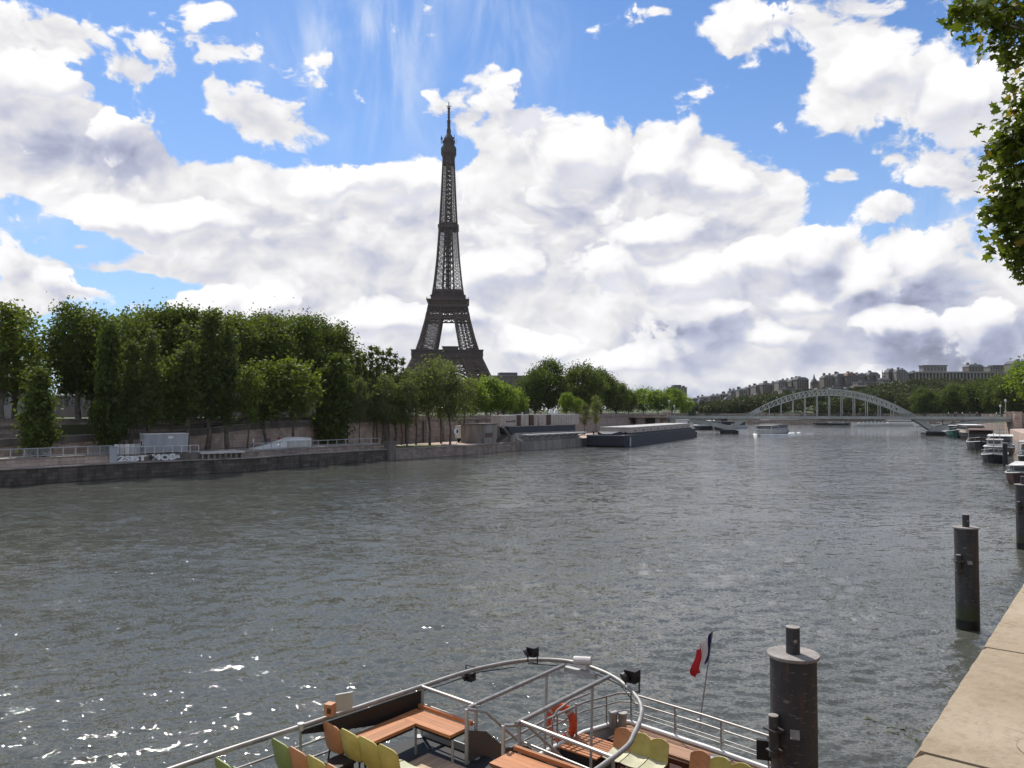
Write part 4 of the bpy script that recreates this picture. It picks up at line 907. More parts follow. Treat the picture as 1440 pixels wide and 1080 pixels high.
def trees():
    G1 = 'plane trees in rows on the left embankment'
    hh = 17.6
    planes = [tree_proto('plane_tree', 'x', 100+k, 15000, hh, 5.2, lambda t: 4.7*(.62+.38*math.sin(math.pi*min(1,t*1.05)))*(1 if t < .86 else .86), 'leaf_plane', .225, .34, 95, .85, .3, .3, 12, 'barkpale') for k in range(4)]
    thin = [tree_proto('plane_tree', 'x', 140, 3400, 17.6, 5, egg(4.2), 'leaf_plane', .30, .3, 50, .85, .25, .35, 12, 'barkpale')]
    n = 0; rows = ['front row', 'second row', 'third row']
    for r, d in enumerate((20.5, 27.5, 35.)):
        k = 0; s = S_AT(-170, d) if r == 0 else S_AT(-150, d)
        s_end = S_AT(466, d)
        while s < s_end:
            q = LB(s, d, 6.5); px = pxof(q)[0]
            src = thin if px < 36 else planes
            hs = interp(px, [-100,0,100,250,340,420,450,470], [15.4,15.6,16.1,17.2,18.4,19.2,18.6,17.2])/17.6
            place_tree(src, n, q, f'tall plane tree in the {rows[r]} along the left embankment, {ORD[k]} from the left', (1.06, 1.06, hs*random.uniform(.965,1.035)), G1); n += 1; k += 1
            s += 6.9 + random.uniform(-.5,.5)
    # poplars and young trees on the lower quay
    G2 = 'poplars on the lower left quay'
    pop = [tree_proto('poplar', 'x', 200+k, 5600, 16.5, 3.6, col_prof(1.05), 'leaf_poplar', .2, .26, 60, .5, .3, .25, 10) for k in range(3)]
    dense = [tree_proto('poplar', 'x', 220+k, 8000, 13, .6, col_prof(2.0), 'leaf_dark', .26, .3, 60, .65, .3, .3, 8) for k in range(2)]
    lab = {50:'short dense dark poplar growing near the railing at the far left', 150:'broad dark leafy poplar left of the grey site cabin', 182:'slim dark poplar just left of the grey site cabin', 208:'slim dark poplar behind the left end of the grey site cabin', 264:'poplar with a thick bare trunk at the right end of the site cabin',
           292:'tallest poplar, with its sparse tip above the tree row', 319:'straight-trunked poplar right of the tallest one', 470:'dense dark poplar standing where the clipped tree row ends', 452:'dark poplar half hidden left of the dense one at the end of the row'}
    def front(px, d, ytop, protos, i, label, hp, grp, wx=1.):
        s = S_AT(px, d); zb = 2.8 if s < S_A else 1.8; q = LB(s, d, zb); top = EYE + (577-ytop)/F*q.y
        sz = (top-zb)/hp; place_tree(protos, i, q, label, (sz*wx, sz*wx, sz), grp)
    front(50, 6.5, 519, dense, 0, lab[50], 13.4, G2, 1.05); front(150, 8, 452, dense, 1, lab[150], 13.4, G2, .62)
    front(182, 7.6, 470, pop, 0, lab[182], 17, G2); front(208, 7.2, 462, pop, 1, lab[208], 17, G2)
    front(264, 7.8, 445, pop, 2, lab[264], 17, G2, 1.15); front(292, 8, 424, pop, 0, lab[292], 17, G2, 1.1); front(319, 8, 450, pop, 1, lab[319], 17, G2, 1.1)
    front(474, 7.8, 500, dense, 0, lab[470], 13.4, G2, 1.0); front(455, 9, 515, dense, 1, lab[452], 13.4, G2, .8)
    G3 = 'young loose-crowned trees on the left quay'
    young = [tree_proto('young_tree', 'x', 300+k, 3400, 10, 3.6, egg(2.1), 'leaf_plane', .2, .13, 40, .6, .2, .3, 10) for k in range(2)]
    for i, (px, d, yt, w, l) in enumerate(((240, 9, 498, .85, 'light green young tree between the cabin poplars and the embankment'), (347, 7.5, 512, .8, 'thin young tree on the quay beside the tallest poplars'), (375, 9.5, 505, 1.2, 'rounded light green young tree in front of the ramp wall'), (412, 7.2, 500, 1.2, 'light green young tree with a slim bare trunk by the white tented hump'))):
        front(px, d, yt, young, i, l, 10.4, G3, w)
    # loose grey-green trees in front of the tower
    G4 = 'loose grey-green trees on the quay below the tower'
    loose = [tree_proto('quay_tree', 'x', 400+k, 3300, 13, 4.6, egg(2.9), 'leaf_loose', .2, .17, 45, .7, .15, .45, 18) for k in range(4)]
    for i, (px, d, yt, w) in enumerate(((487,9,522,.7),(506,6,530,.7),(524,9,526,.8),(540,6.5,522,.85),(556,9.5,524,.85),(572,5,530,.85),(586,9,512,.9),(603,5.5,500,1.0),(620,9,503,.9),(634,4.5,510,.9),(655,8,524,.75))):
        front(px, d, yt, loose, i, f'loose grey-green tree on the quay in front of the tower, {ORD[i]} from the left', 13.6, G4, w)
    tips = [tree_proto('slim_poplar', 'x', 450+k, 2600, 17, 4, col_prof(.7), 'leaf_poplar', .2, .16, 30, .26, .2, .2, 6) for k in range(2)]
    for i, (px, yt) in enumerate(((484,494),(494,498),(504,490),(512,497),(521,483),(529,486),(537,490),(546,488),(556,494),(566,502))):
        front(px, 11.5, yt, tips, i, f'slim poplar with a sparse pointed tip right of the tree row, {ORD[i]} from the left', 17.4, 'slim poplars left of the tower')
    # trees farther along the embankment
    G5 = 'bright green trees on the embankment right of the tower'
    br = [tree_proto('bright_tree', 'x', 500+k, 5200, 12, 2.5, egg(4.6), 'leaf_bright', .32, .22, 50, .9, .3, .3, 9) for k in range(3)]
    dk = [tree_proto('large_tree', 'x', 540+k, 16000, 19, 3, egg(7.4), 'leaf_dark', .33, .45, 80, 1.3, .35, .3, 12) for k in range(2)]
    def far(px, Y, ytop, zb, protos, i, label, hp, grp, w=1.):
        q = Q(px, 577, Y); q.z = zb; top = EYE + (577-ytop)/F*Y; sz = (top-zb)/hp; place_tree(protos, i, q, label, (sz*w, sz*w, sz), grp)
    for i, (px, Y, yt, w, l) in enumerate(((664,182,533,1.1,'bright green tree just right of the tower foot'),(684,190,530,1.2,'second bright green tree right of the tower, the broadest'),(708,195,540,1.1,'bright green tree below the dark roof right of the tower'),(724,205,545,1.,'small bright green tree left of the large dark trees'),
            (797,214,552,.9,'bright green tree in front of the large dark dome-shaped trees'),(812,212,560,.8,'low bright green tree behind the white boxes'),(905,330,545,1.3,'bright green tree left of the grey tower block'),(925,320,548,1.3,'pale green tree above the stone portico'),(945,335,546,1.2,'bright green tree just under the grey tower block'),(962,345,556,1.1,'small bright tree at the right end of the embankment trees'))):
        far(px, Y, yt, 6.5, br, i, l, 12.5, G5, w)
    G6 = 'large dark trees beyond the landing stage'
    for i, (px, Y, yt, w, l) in enumerate(((752,245,520,.85,'dark tree left of the tallest dome-shaped tree'),(772,250,506,.95,'tallest dark dome-shaped tree with ragged top'),(818,255,511,1.05,'broad dark dome-shaped tree, its top lit green'),(845,265,520,1.0,'dark tree sloping down towards the portico'),(866,275,535,.95,'dark tree at the right shoulder of the dome-shaped group'),(884,295,548,.85,'low dark tree left of the bright trees by the portico'),(735,260,545,.8,'dark tree behind the small bright green tree'))):
        far(px, Y, yt, 6.5, dk, i, l, 19.8, G6, w)
    for i, (px, Y, yt, w, l) in enumerate(((838,205,556,.75,'grey-green tree on the quay behind the bow of the dark barge'),(822,208,566,.8,'low grey-green bush right of the white boxes'))): far(px, Y, yt, 1.8, loose, i, l, 13.6, 'grey-green trees by the barge', w)
    for i, (px, Y, yt) in enumerate(((520,235,528),(560,240,530),(600,235,528),(640,230,530),(690,300,538),(480,240,526))): far(px, Y, yt, 6.5, dk, i, f'dark park tree behind the loose quay trees near the tower foot, {ORD[i]} from the left', 19.8, 'dark park trees at the tower foot', .9)
    # right bank, by the bridge end
    G7 = 'dark trees at the right end of the footbridge'
    for i, (px, Y, yt, w, l) in enumerate(((1300,352,545,1.0,'dark tree left of the lamp posts at the right bridge end'),(1342,345,540,1.0,'round dark tree above the right half arch of the footbridge'),(1378,335,534,1.0,'dark tree just left of the right lamp posts'),(1408,325,528,1.05,'tall dark tree behind the right lamp posts'),(1436,310,520,1.1,'tall dark tree at the right edge behind the bright one'))): far(px, Y, yt, 5., dk, i, l, 19.8, G7, w)
    far(1462, 200, 498, 7.5, br, 1, 'bright yellow-green tree cut by the right edge above the moored boats', 12.5, None, 1.0)
    far(1500, 170, 470, 7.5, br, 2, 'bright green street tree just beyond the right edge', 12.5, None, 1.0)
trees()

# leaves of the near tree: five-lobed blades on twigs
def near_tree():
    o = thing('overhanging_tree', 'plane tree leaning over from the right with its large yellow-green lobed leaves in sunlight', 'tree', (13.6, 12.8, 6.9))
    rng = np.random.default_rng(77)
    C = []; TW = []
    y_gap = lambda y: y < 90
    def spray(px, py, Y, n, r):
        px += 10 if y_gap(py) else 14; n = int(n*1.9); r *= .84
        if 82 < py < 108: return
        c = np.array(Q(px, py, Y)); TW.append((c, r)); C.append(c + rng.normal(size=(n,3))*np.array([r,r,r*.8]))
    for (x, y, Y, n, r) in ((1352,22,11.5,40,.2),(1375,12,11.6,45,.22),(1400,20,11.7,60,.25),(1430,12,11.8,70,.28),(1405,60,11.8,45,.2),(1428,78,11.9,55,.2),(1395,45,11.7,25,.16),(1335,14,11.4,10,.07),(1458,42,12,110,.28),
        (1443,112,12.2,40,.2),(1428,150,12.2,60,.2),(1420,185,12.3,90,.25),(1415,220,12.3,110,.25),(1412,255,12.4,110,.25),(1405,290,12.4,110,.22),(1412,325,12.5,100,.22),(1425,355,12.5,80,.2),(1436,380,12.5,60,.16),(1398,205,12.2,22,.12),(1395,300,12.3,28,.13),(1450,200,12.7,130,.26),(1450,280,12.8,150,.26),(1455,340,12.8,120,.22)):
        spray(x, y, Y, n, r)
    for k in range(95):                                # the crown off to the right
        a = rng.random()*6.28; rr = 2.9*math.sqrt(rng.random()); C.append(np.array([13.6+rr*math.cos(a)+.4, 12.8+rr*math.sin(a), 10.4+rng.random()*7.5]) + rng.normal(size=(36,3))*.42)
    C = np.concatenate(C); n = len(C)
    tips = np.array([(0,-.35),(.16,-.22),(.46,-.22),(.30,0),(.52,.26),(.22,.22),(0,.62),(-.22,.22),(-.52,.26),(-.30,0),(-.46,-.22),(-.16,-.22)])
    nn = rng.normal(size=(n,3))*.75 + np.array([-.25,.1,1.0]); nn /= np.linalg.norm(nn,axis=1)[:,None]
    u = rng.normal(size=(n,3)); u -= (u*nn).sum(1)[:,None]*nn; u /= np.linalg.norm(u,axis=1)[:,None]; v = np.cross(nn,u)
    s = .075+.15*rng.random(n)**1.3
    fold = -.25*np.abs(tips[:,0]) - .15*tips[:,1]**2
    V = C[:,None,:] + s[:,None,None]*(u[:,None,:]*tips[None,:,0,None] + v[:,None,:]*tips[None,:,1,None] + nn[:,None,:]*fold[None,:,None])
    ctr = C; V = np.concatenate([V, ctr[:,None,:]], 1)      # 13 verts per leaf
    base = (np.arange(n)*13)[:,None,None]; tri = np.array([[12,k,(k+1)%12] for k in range(12)])[None]
    Fc = (base+tri).reshape(-1,3); V = V.reshape(-1,3) - np.array([13.6,12.8,6.9])
    me = np_mesh('crown', V, Fc, M['leaf_near']); c = bpy.data.objects.new('crown', me); COL.objects.link(c); c.parent = o
    mb = MB(); b = Vector((13.6,12.8,6.9)); mb.tube([b, b+Vector((.1,0,2)), b+Vector((0,.1,4.5)), b+Vector((.2,.1,8)), b+Vector((.3,0,11))], [.34,.27,.22,.14,.05], 12)
    for (x, y, Y, z0) in ((1400,25,11.7,12.5),(1440,110,12.2,11.5),(1420,200,12.3,11),(1410,270,12.4,10),(1425,330,12.5,9.6),(1360,22,11.5,13),(1430,380,12.5,9.3)):
        e = Q(x, y, Y); s_ = Vector((13.7,12.85,z0)); mb.tube([s_, s_.lerp(e,.45)+Vector((0,0,.35)), s_.lerp(e,.8)+Vector((0,0,.15)), e], [.07,.045,.022,.008], 6)
    for c_, r_ in TW:
        for k in range(7):
            e = Vector(c_) + Vector(rng.normal(size=3))*r_*1.1; b_ = Vector(c_) + Vector((r_*.5+.12, .05, .12)); mb.tube([b_, b_.lerp(e, .5)+Vector((0,0,.04)), e], [.011,.007,.003], 4)
    part('trunk', mb, M['barkpale'], o, world=True, smooth=True)
near_tree()

# ------------------------------------------------------------------ hill on the right, its wood and its houses
def hill_z(x, y):
    az = 720 + F*x/max(y,1.)
    k = interp(az, [600,900,970,1040,1100,1200,1300,1440,1700], [3,5,8,14,20,24,28,30,33])
    rise = min(1, max(0, (y-430-max(0,(1250-az))*.05)/300.)); rise = rise*rise*(3-2*rise)
    far = interp(y, [730,1100,2000], [1,1.25,1.4])
    return 4.5 + k*rise*far
RB = [(204,262),(214,330),(236,395),(238,435),(150,470),(75,540),(0,640),(-120,760),(-300,1000)]
def hill():
    xs = np.arange(-400, 1500, 24.); ys = np.arange(250, 2600, 24.); V = []
    poly = RB
    bank = [Vector((a,b,0)) for a, b in catmull([Vector((a,b,0)) for a, b in RB], 6)] if False else [Vector((p.x,p.y,0)) for p in catmull([Vector((a,b,0)) for a,b in RB], 6)]
    # terraced strips from the bank inland
    mb = MB(); rings = []
    for i, p in enumerate(bank):
        t = (bank[min(i+1,len(bank)-1)]-bank[max(i-1,0)]).normalized(); nrm = Vector((t.y,-t.x,0)); row = []
        for d in (0, .02, 12, 30, 60, 90, 130, 180, 240, 320, 450, 700, 1200, 2600):
            q = p + nrm*d; 
            if d > 30: q = p + (Vector((nrm.x*.5+.35, nrm.y*.5+.75, 0)).normalized())*d
            z = -1.5 if d == 0 else 2.4 if d <= 12 else hill_z(q.x, q.y)
            row.append((q.x, q.y, z))
        rings.append(row)
    mb.loft(rings, cap=False, closed=False); o = single('hillside', mb, M['grassland'], kind='structure')
    w = thing('far_quay_wall', 'low dark quay wall along the far right bank behind the moored boats', 'wall', (150, 470, 0)); mb = MB(); rr = []
    for i, p in enumerate(bank):
        t = (bank[min(i+1,len(bank)-1)]-bank[max(i-1,0)]).normalized(); nrm = Vector((t.y,-t.x,0))
        rr.append([p-nrm*.6+Vector((0,0,-1.5)), p-nrm*.6+Vector((0,0,2.5)), p+nrm*.3+Vector((0,0,2.5)), p+nrm*.3+Vector((0,0,-1.5))])
    mb.loft(rr); part('masonry', mb, M['upper_stone'], w, world=True)
    mb = MB(); rr = []
    for i, p in enumerate(bank):
        t = (bank[min(i+1,len(bank)-1)]-bank[max(i-1,0)]).normalized(); nrm = Vector((t.y,-t.x,0)); p2 = p+nrm*13
        rr.append([p2+Vector((0,0,2)), p2+Vector((0,0,6.6)), p2+nrm*.9+Vector((0,0,6.6)), p2+nrm*.9+Vector((0,0,2))])
    mb.loft(rr); part('upper_wall', mb, M['upper_stone'], w, world=True)
    # wood
    rng = np.random.default_rng(21); C = []; S = []
    for k in range(620):
        px = rng.uniform(960, 1475); Y = rng.uniform(455, 720); 
        if px < 1150: Y = rng.uniform(500, 700)
        x = (px-720)/F*Y; zg = hill_z(x, Y); h = rng.uniform(9, 14); r = rng.uniform(4., 6.5)
        lim = interp(px, [960,1000,1050,1100,1150,1190,1230,1270,1300,1350,1400,1440,1480], [573,566,557,553,551,550,541,535,532,532,533,528,520]) + rng.uniform(0,5)
        h = min(h, max(3., EYE+(577-lim)/F*Y - zg)); r = min(r, h*.55)
        m = int(420*(550/Y)); d = rng.normal(size=(m,3)); d /= np.linalg.norm(d,axis=1)[:,None]
        lump = 1+.22*np.sin(d[:,0]*5+k)*np.sin(d[:,1]*4+k*2)+.15*np.sin(d[:,2]*7+k)
        C.append(np.array([x, Y, zg+h-r*.9]) + d*np.array([r,r,r*.95])*(lump*(.72+.3*rng.random(m)))[:,None]); S.append(np.full(m, .5+.35*rng.random()))
        low = int(m*.4); C.append(np.array([x,Y,zg+h*.3])+rng.normal(size=(low,3))*np.array([r*.5,r*.5,h*.2])); S.append(np.full(low,.7))
    C = np.concatenate(C); S = np.concatenate(S)
    V, Fc = leaf_quads(rng, C, 1.); c4 = np.repeat(C,4,0); V = c4 + (V-c4)*np.repeat(S,4)[:,None]
    me = np_mesh('hill_wood', V, Fc, M['leaf_hill']); o = bpy.data.objects.new('hill_wood', me); COL.objects.link(o)
    tag(o, 'dark green wood covering the hillside behind the footbridge', 'wood', kind='stuff')
hill()

WIN = {}
def house(name, label, px0, px1, ytop, ybase, Y, wall='facade', roof='slate', storeys=5, cols=5, depth=14., group='houses along the hilltop', chim=2, flat=False, mans=.2, sink=6):
    a, b = Q(px0, ybase, Y), Q(px1, ybase, Y); z0 = a.z; W = b.x-a.x; H = EYE+(577-ytop)/F*Y - z0
    t = thing(name, label, 'building', ((a.x+b.x)/2, Y+depth/2, z0), random.uniform(-.12,.12), group)
    hw = H*(1-(0 if flat else mans))
    mb = MB(); mb.bx(-W/2, W/2, -depth/2, depth/2, -sink, hw); part('wall', mb, M[wall], t)
    mb = MB(); mb.bx(-W/2-.3, W/2+.3, -depth/2-.3, depth/2+.3, hw+.003, hw+.4); part('cornice', mb, M['facade3' if wall != 'facade3' else 'facade'], t)
    if not flat:
        r = [[Vector((sx*(W/2-i),sy*(depth/2-i),z)) for sx, sy in ((-1,-1),(1,-1),(1,1),(-1,1))] for i, z in ((.1,hw+.403),(min(1.6,W*.15),H*.96),(min(3,W*.25),H))]
        mb = MB(); mb.loft(r); rf = part('roof', mb, M[roof], t)
    else:
        mb = MB(); mb.bx(-W*.3, W*.2, -depth*.3, depth*.3, hw+.403, hw+2.2); rf = part('roof_house', mb, M[roof], t)
    for k in range(chim):
        x = random.uniform(-.42,.42)*W; mb = MB(); mb.bx(x-.9, x+.9, -1-.5*k, 1, hw+.41, H+random.uniform(.8,2.2)); part('chimney', mb, M['facade2'], rf)
    if 'w' not in WIN:
        mb = MB(); mb.bx(-.55,.55,-.12,-.02,0,1.9); WIN['w'] = mesh_of('window', mb, M['glass'])
    for i in range(storeys):
        for j in range(cols):
            o = bpy.data.objects.new('window', WIN['w']); COL.objects.link(o); o.parent = t
            o.location = (lerp(-W/2,W/2,(j+.5)/cols), -depth/2, lerp(1.,hw-2.4,i/max(1,storeys-1)))
    return t
def skyline():
    L = lambda what, where: f'{what} {where}'
    rows = [  # px0, px1, ytop, ybase, Y, wall, roof, storeys, cols, flat, label
     (944,966,545,562,620,'facade3','slate',5,5,True,'pale flat-topped tower block beyond the bright green trees'),
     (974,986,559,570,820,'facade','slate',3,4,False,'low house at the left foot of the hill'),(986,1000,557,569,830,'facade3','slate',3,4,False,'pale low house second from the foot of the hill'),(1000,1013,555,568,810,'facade2','slate',3,4,False,'brownish house rising third from the foot of the hill'),(1013,1027,553,566,840,'facade','slate',3,4,False,'stone house left of the roof with white gables'),
     (1028,1040,548,562,830,'facade3','slate',3,4,False,'white-gabled house on the left slope'),(1040,1052,546,560,800,'facade','slate',4,4,False,'stone house on the left slope behind the arch foot'),(1052,1062,543,558,820,'facade2','slate',4,3,False,'narrow brown house on the left slope'),(1062,1072,541,556,800,'facade3','slate',4,3,False,'narrow pale house on the left slope'),
     (1072,1084,538,554,790,'facade2','slate',4,4,False,'dark-roofed house left of the tall pale corner'),(1084,1096,538,554,810,'facade','slate',4,4,False,'house with grey roof left of the long pale block'),(1095,1113,534,553,780,'facade3','slate',4,6,False,'long pale block below the hilltop'),
     (1112,1122,533,550,770,'facade','slate',4,3,False,'stone house with lit gable left of the big mansard'),(1120,1137,530,550,760,'facade2','slate',4,5,False,'big brown mansard house left of the spire'),(1148,1162,535,550,800,'facade3','slate',3,4,False,'low pale house just right of the spire'),
     (1160,1176,527,548,740,'facade2','slate',5,5,False,'dark brown apartment block right of the spire'),(1176,1190,525,548,735,'facade','slate',5,5,False,'stone apartment block with tall chimneys right of the spire'),(1190,1206,524,547,730,'facade2','rust',5,5,False,'brown apartment block over the crown of the arch'),(1206,1222,525,547,735,'facade','slate',5,5,False,'stone apartment block right of the arch crown'),(1222,1238,523,546,730,'facade2','slate',5,5,False,'brown block with a long hipped roof'),
     (1238,1252,531,545,720,'facade','slate',3,5,False,'low stone house under the thin mast'),(1251,1262,519,542,760,'facade2','slate',5,4,False,'dark narrow block of the pair left of the long palace'),(1262,1277,519,540,750,'facade','slate',5,5,False,'stone block of the pair left of the long palace'),
     (1276,1292,523,538,770,'facade3','slate',3,5,False,'pale low wing left of the columned palace'),(1364,1384,512,530,820,'facade2','slate',4,5,False,'dark square block above the palace terrace'),(1392,1424,516,530,830,'facade3','slate',3,9,True,'long low pale building above the terrace at the right'),(1424,1450,507,530,810,'facade3','slate',4,6,False,'pale building with a pointed roof at the right edge of the hilltop')]
    for r in rows: house('hill_house', r[10], r[0], r[1], r[2], r[3], r[4], r[5], r[6], r[7], r[8], 14., 'houses along the hilltop', 2, r[9])
    rr = random.Random(8)
    for k in range(26):
        px = 990 + k*11.2 + rr.uniform(-4,4); yb = interp(px, [980,1050,1110,1160,1200,1290], [574,566,560,556,553,546]); h = rr.uniform(7,12); w = rr.uniform(8,14)
        house('slope_house', f'small house on the wooded slope below the skyline, {ORD[k]} from the left', px-w/2, px+w/2, yb-h, yb, rr.uniform(660,700), rr.choice(['facade','facade2','facade3','facade2']), rr.choice(['slate','slate','rust']), 2, 3, 9., 'small houses on the wooded slope', rr.choice([0,1,2]), False, rr.uniform(.2,.4))
    # lower line of roofs and the terraces
    for k, (a, b, yt, yb, Y) in enumerate(((1100,1128,547,556,700),(1168,1206,545,556,690),(1206,1242,538,552,690))): house('terrace_house', ['low flat white building behind the left of the arch', 'long low stone building over the arch crown', 'long low building stepping down right of the arch crown'][k], a, b, yt, yb, Y, 'facade', 'slate', 2, 8, 10., 'low buildings below the hilltop', 0, True)
    t = thing('church_spire', 'small pointed dark spire between the hilltop houses', 'spire', Q(1145, 545, 790)); mb = MB(); mb.bx(-3,3,-3,3,-6,5); part('tower', mb, M['facade2'], t)
    mb = MB(); mb.lathe([(4.2,5.003),(2.8,7.5),(1.2,9.5),(.6,12),(.1,14)], 8); part('roof', mb, M['slate'], t)
    # long columned palace on its terrace
    a, b = Q(1288, 540, 760), Q(1432, 540, 760); H = 12.5; W = b.x-a.x
    t = thing('columned_palace', 'long pale palace with tall columns along the hilltop', 'palace', ((a.x+b.x)/2, 768, a.z))
    mb = MB(); mb.bx(-W/2, W/2, -2, 10, -6, H-1.6); part('wall', mb, M['facade2'], t)
    mb = MB(); mb.bx(-W/2-1, W/2+1, -5.5, 11, H-1.597, H); part('attic', mb, M['facade3'], t)
    for k in range(30): x = lerp(-W/2+1.5,W/2-1.5,k/29); mb = MB(); mb.bx(x-.7, x+.7, -5, -3.8, -6, H-1.6); part('column', mb, M['facade3'], t)
    a, b = Q(1294, 531, 775), Q(1327, 531, 775); w2 = (b.x-a.x)/2; cx = (a.x+b.x)/2-t.location.x
    mb = MB(); mb.bx(cx-w2, cx+w2, 1, 9, H+.003, H+6); pv = part('pavilion', mb, M['facade3'], t); mb = MB(); mb.bx(cx-w2-.8, cx+w2+.8, .2, 9.8, H+6.003, H+6.8); part('cornice', mb, M['facade'], pv)
    for k in range(7): x = lerp(cx-w2,cx+w2,(k+.5)/7); mb = MB(); mb.bx(x-.8,x+.8,0.85,0.99,H+1.5,H+4.6); part('window', mb, M['glass'], pv)
    t = thing('mast', 'thin mast standing on a roof left of the palace', 'mast', Q(1241, 533, 735)); mb = MB(); mb.lathe([(.5,-6),(.45,6),(.15,9)], 6); part('pole', mb, M['facade2'], t); mb = MB(); mb.bar((-1,0,5.5),(1,0,5.5),.3); part('crossbar', mb, M['facade2'], t)
    # behind the left embankment
    house('street_house', 'pale house with a grey roof glimpsed between the trunks at the far left', -40, 22, 523, 575, 190, 'facade3', 'slate', 3, 6, 12., None, 2)
    house('street_house', 'dark low museum building with planted roof right of the tower foot', 690, 742, 529, 575, 420, 'facade2', 'slate', 3, 8, 16., None, 0, True)
    for k, (a, b) in enumerate(((60,150),(170,262),(280,360),(372,455))): house('street_house', f'stone house behind the plane tree rows, {ORD[k]} from the left', a, b, 553, 576, 235, 'facade2', 'slate', 3, 9, 12., 'houses behind the plane tree rows', 2)
skyline()

# ------------------------------------------------------------------ landing stage, white boxes, barge
def landing_stage():
    sa, sb, sc, sd = S_AT(679, 2.5), S_AT(716, 1.5), S_AT(727), S_AT(814)
    rz = bank_dir((sc+sd)/2)
    t = thing('landing_stage', 'weathered concrete landing stage jutting from the left bank under the white boxes', 'landing stage', LB((sc+sd)/2, 3))
    mb = MB(); sweep(mb, sc, sd, [(-1.1,-1.5),(9,-1.5),(9,3.7),(.6,3.7),(.2,2.6),(-1.1,1.9)]); part('body', mb, M['concrete'], t, world=True)
    mb = MB(); sweep(mb, sb, sc-.03, [(.4,1.835),(8,1.835),(8,3.7),(.4,3.3)]); part('stair_block', mb, M['concrete'], t, world=True)
    for k in range(6):
        mb = MB(); s0 = lerp(sb-3.2, sb-.1, k/6); sweep(mb, s0, s0+.5, [(1.2,1.84),(2.8,1.84),(2.8,2.05+k*.25),(1.2,2.05+k*.25)], step=9); part('step', mb, M['concrete_dark'], t, world=True)
    mb = MB(); sweep(mb, sa, S_AT(697,2.5), [(2.2,1.835),(8,1.835),(8,5.6),(2.2,5.6)], step=20); tw = part('tower_block', mb, M['concrete'], t, world=True)
    mb = MB(); s0, s1 = S_AT(682,2.2), S_AT(692,2.2); sweep(mb, s0, s1, [(2.13,3.0),(2.196,3.0),(2.196,3.9),(2.13,3.9)], step=9); part('faded_red_mark', mb, M['rust'], t, world=True)
    mb = MB(); sweep(mb, sa-.2, S_AT(697,2.5)+.2, [(2.0,5.603),(8.2,5.603),(8.2,5.8),(2.0,5.8)], step=20); part('cap_slab', mb, M['concrete_dark'], t, world=True)
    mb = MB(); sweep(mb, S_AT(698,2.5), sb-.1, [(3.4,1.835),(8,1.835),(8,5.2),(3.4,5.2)], step=20); part('rear_block', mb, M['concrete'], t, world=True)
    mb = MB(); mb.bar(LB(S_AT(704,2), 1.6, 5.0), LB(S_AT(716,2), 1.2, 2.2), .5, .5); part('brace', mb, M['concrete_dark'], t, world=True)
    # dark steel hopper on top, pale cantilevered conveyor in front
    mb = MB(); sweep(mb, S_AT(717,1), sd, [(1.0,3.71),(8.6,3.71),(8.6,5.0),(1.0,5.0)]); part('steel_trough', mb, M['navy'], t, world=True)
    mb = MB(); sweep(mb, S_AT(717,1), sd, [(.9,5.003),(8.7,5.003),(8.7,5.12),(.9,5.12)]); part('deck_plate', mb, M['concrete_dark'], t, world=True)
    mb = MB(); sweep(mb, S_AT(737,-1), S_AT(823,-1), [(-1.9,3.15),(-.2,3.15),(-.2,3.4),(-1.9,3.4)]); part('conveyor', mb, M['tarp'], t, world=True)
    for k in range(9):
        s = lerp(S_AT(739,-1), S_AT(821,-1), k/8); mb = MB(); mb.bar(LB(s,-1.6,3.14), LB(s,.6,2.4), .16); part('bracket', mb, M['concrete_dark'], t, world=True)
    # boxes
    spec = [(704,726,'cream','long cream box with a line of dark lettering, leftmost on the landing stage'),(726.5,731.5,'brownpanel','dark blue-brown gap box beside the lettered cream box'),(732,744,'cream','ribbed cream box right of the dark gap box'),(744.5,750,'brownpanel','dark brown open box between cream boxes, left one'),(750.5,757,'cream','narrow cream box between the two brown boxes'),
            (757.5,769,'cream','cream box just left of the right brown box'),(769.5,774.5,'brownpanel','dark brown open box between cream boxes, right one'),(775,786,'cream','cream box under the raised white flaps'),(788,812,'cream','long white box at the right end of the landing stage')]
    for i, (a, b, m, lab) in enumerate(spec):
        s0, s1 = S_AT(a, 3), S_AT(b, 3); c = LB((s0+s1)/2, 4.2, 5.12 if i else 4.95); L = (s1-s0)-.1; H = 2.35 if m != 'brownpanel' else 2.2
        o = thing('cargo_box', lab, 'box', c, rz, 'boxes on the landing stage')
        mb = MB(); mb.bx(-L/2, L/2, -1.2, 1.2, 0.003, H); part('body', mb, M[m], o)
        mb = MB(); mb.bx(-L/2-.02, L/2+.02, -1.25, 1.25, H+.003, H+.12); part('lid', mb, M['dirtywhite'] if m != 'brownpanel' else M['black'], o)
        if m != 'brownpanel':
            for k in range(max(2, int(L/1.1))+1): x = lerp(-L/2+.06, L/2-.06, k/max(2,int(L/1.1))); mb = MB(); mb.bx(x-.05, x+.05, -1.27, -1.203, .05, H-.05); part('rib', mb, M['cream'], o)
        if i == 0:
            for k in range(9): x = lerp(-L*.12, L*.4, k/8); mb = MB(); mb.bx(x-.14, x+.14, -1.23, -1.205, 1.0, 1.0+(.45 if k > 6 else .28)); part('lettering', mb, M['black'], o)
        if i == 7:
            for x in (-L*.35, L*.3): mb = MB(); mb.bar((x,-.6,H+.13),(x+.5,-.6,H+1.0),.35,1.2); part('flap', mb, M['white'], o)
    # white lorry by the trees
    c = LB(S_AT(660,9), 9, 1.81); o = thing('lorry', 'white lorry parked on the pink paving left of the landing stage', 'lorry', c, bank_dir(S_AT(660,9)))
    mb = MB(); mb.bx(-3.6,.6,-1.15,1.15,.9,3.5); part('box_body', mb, M['white'], o)
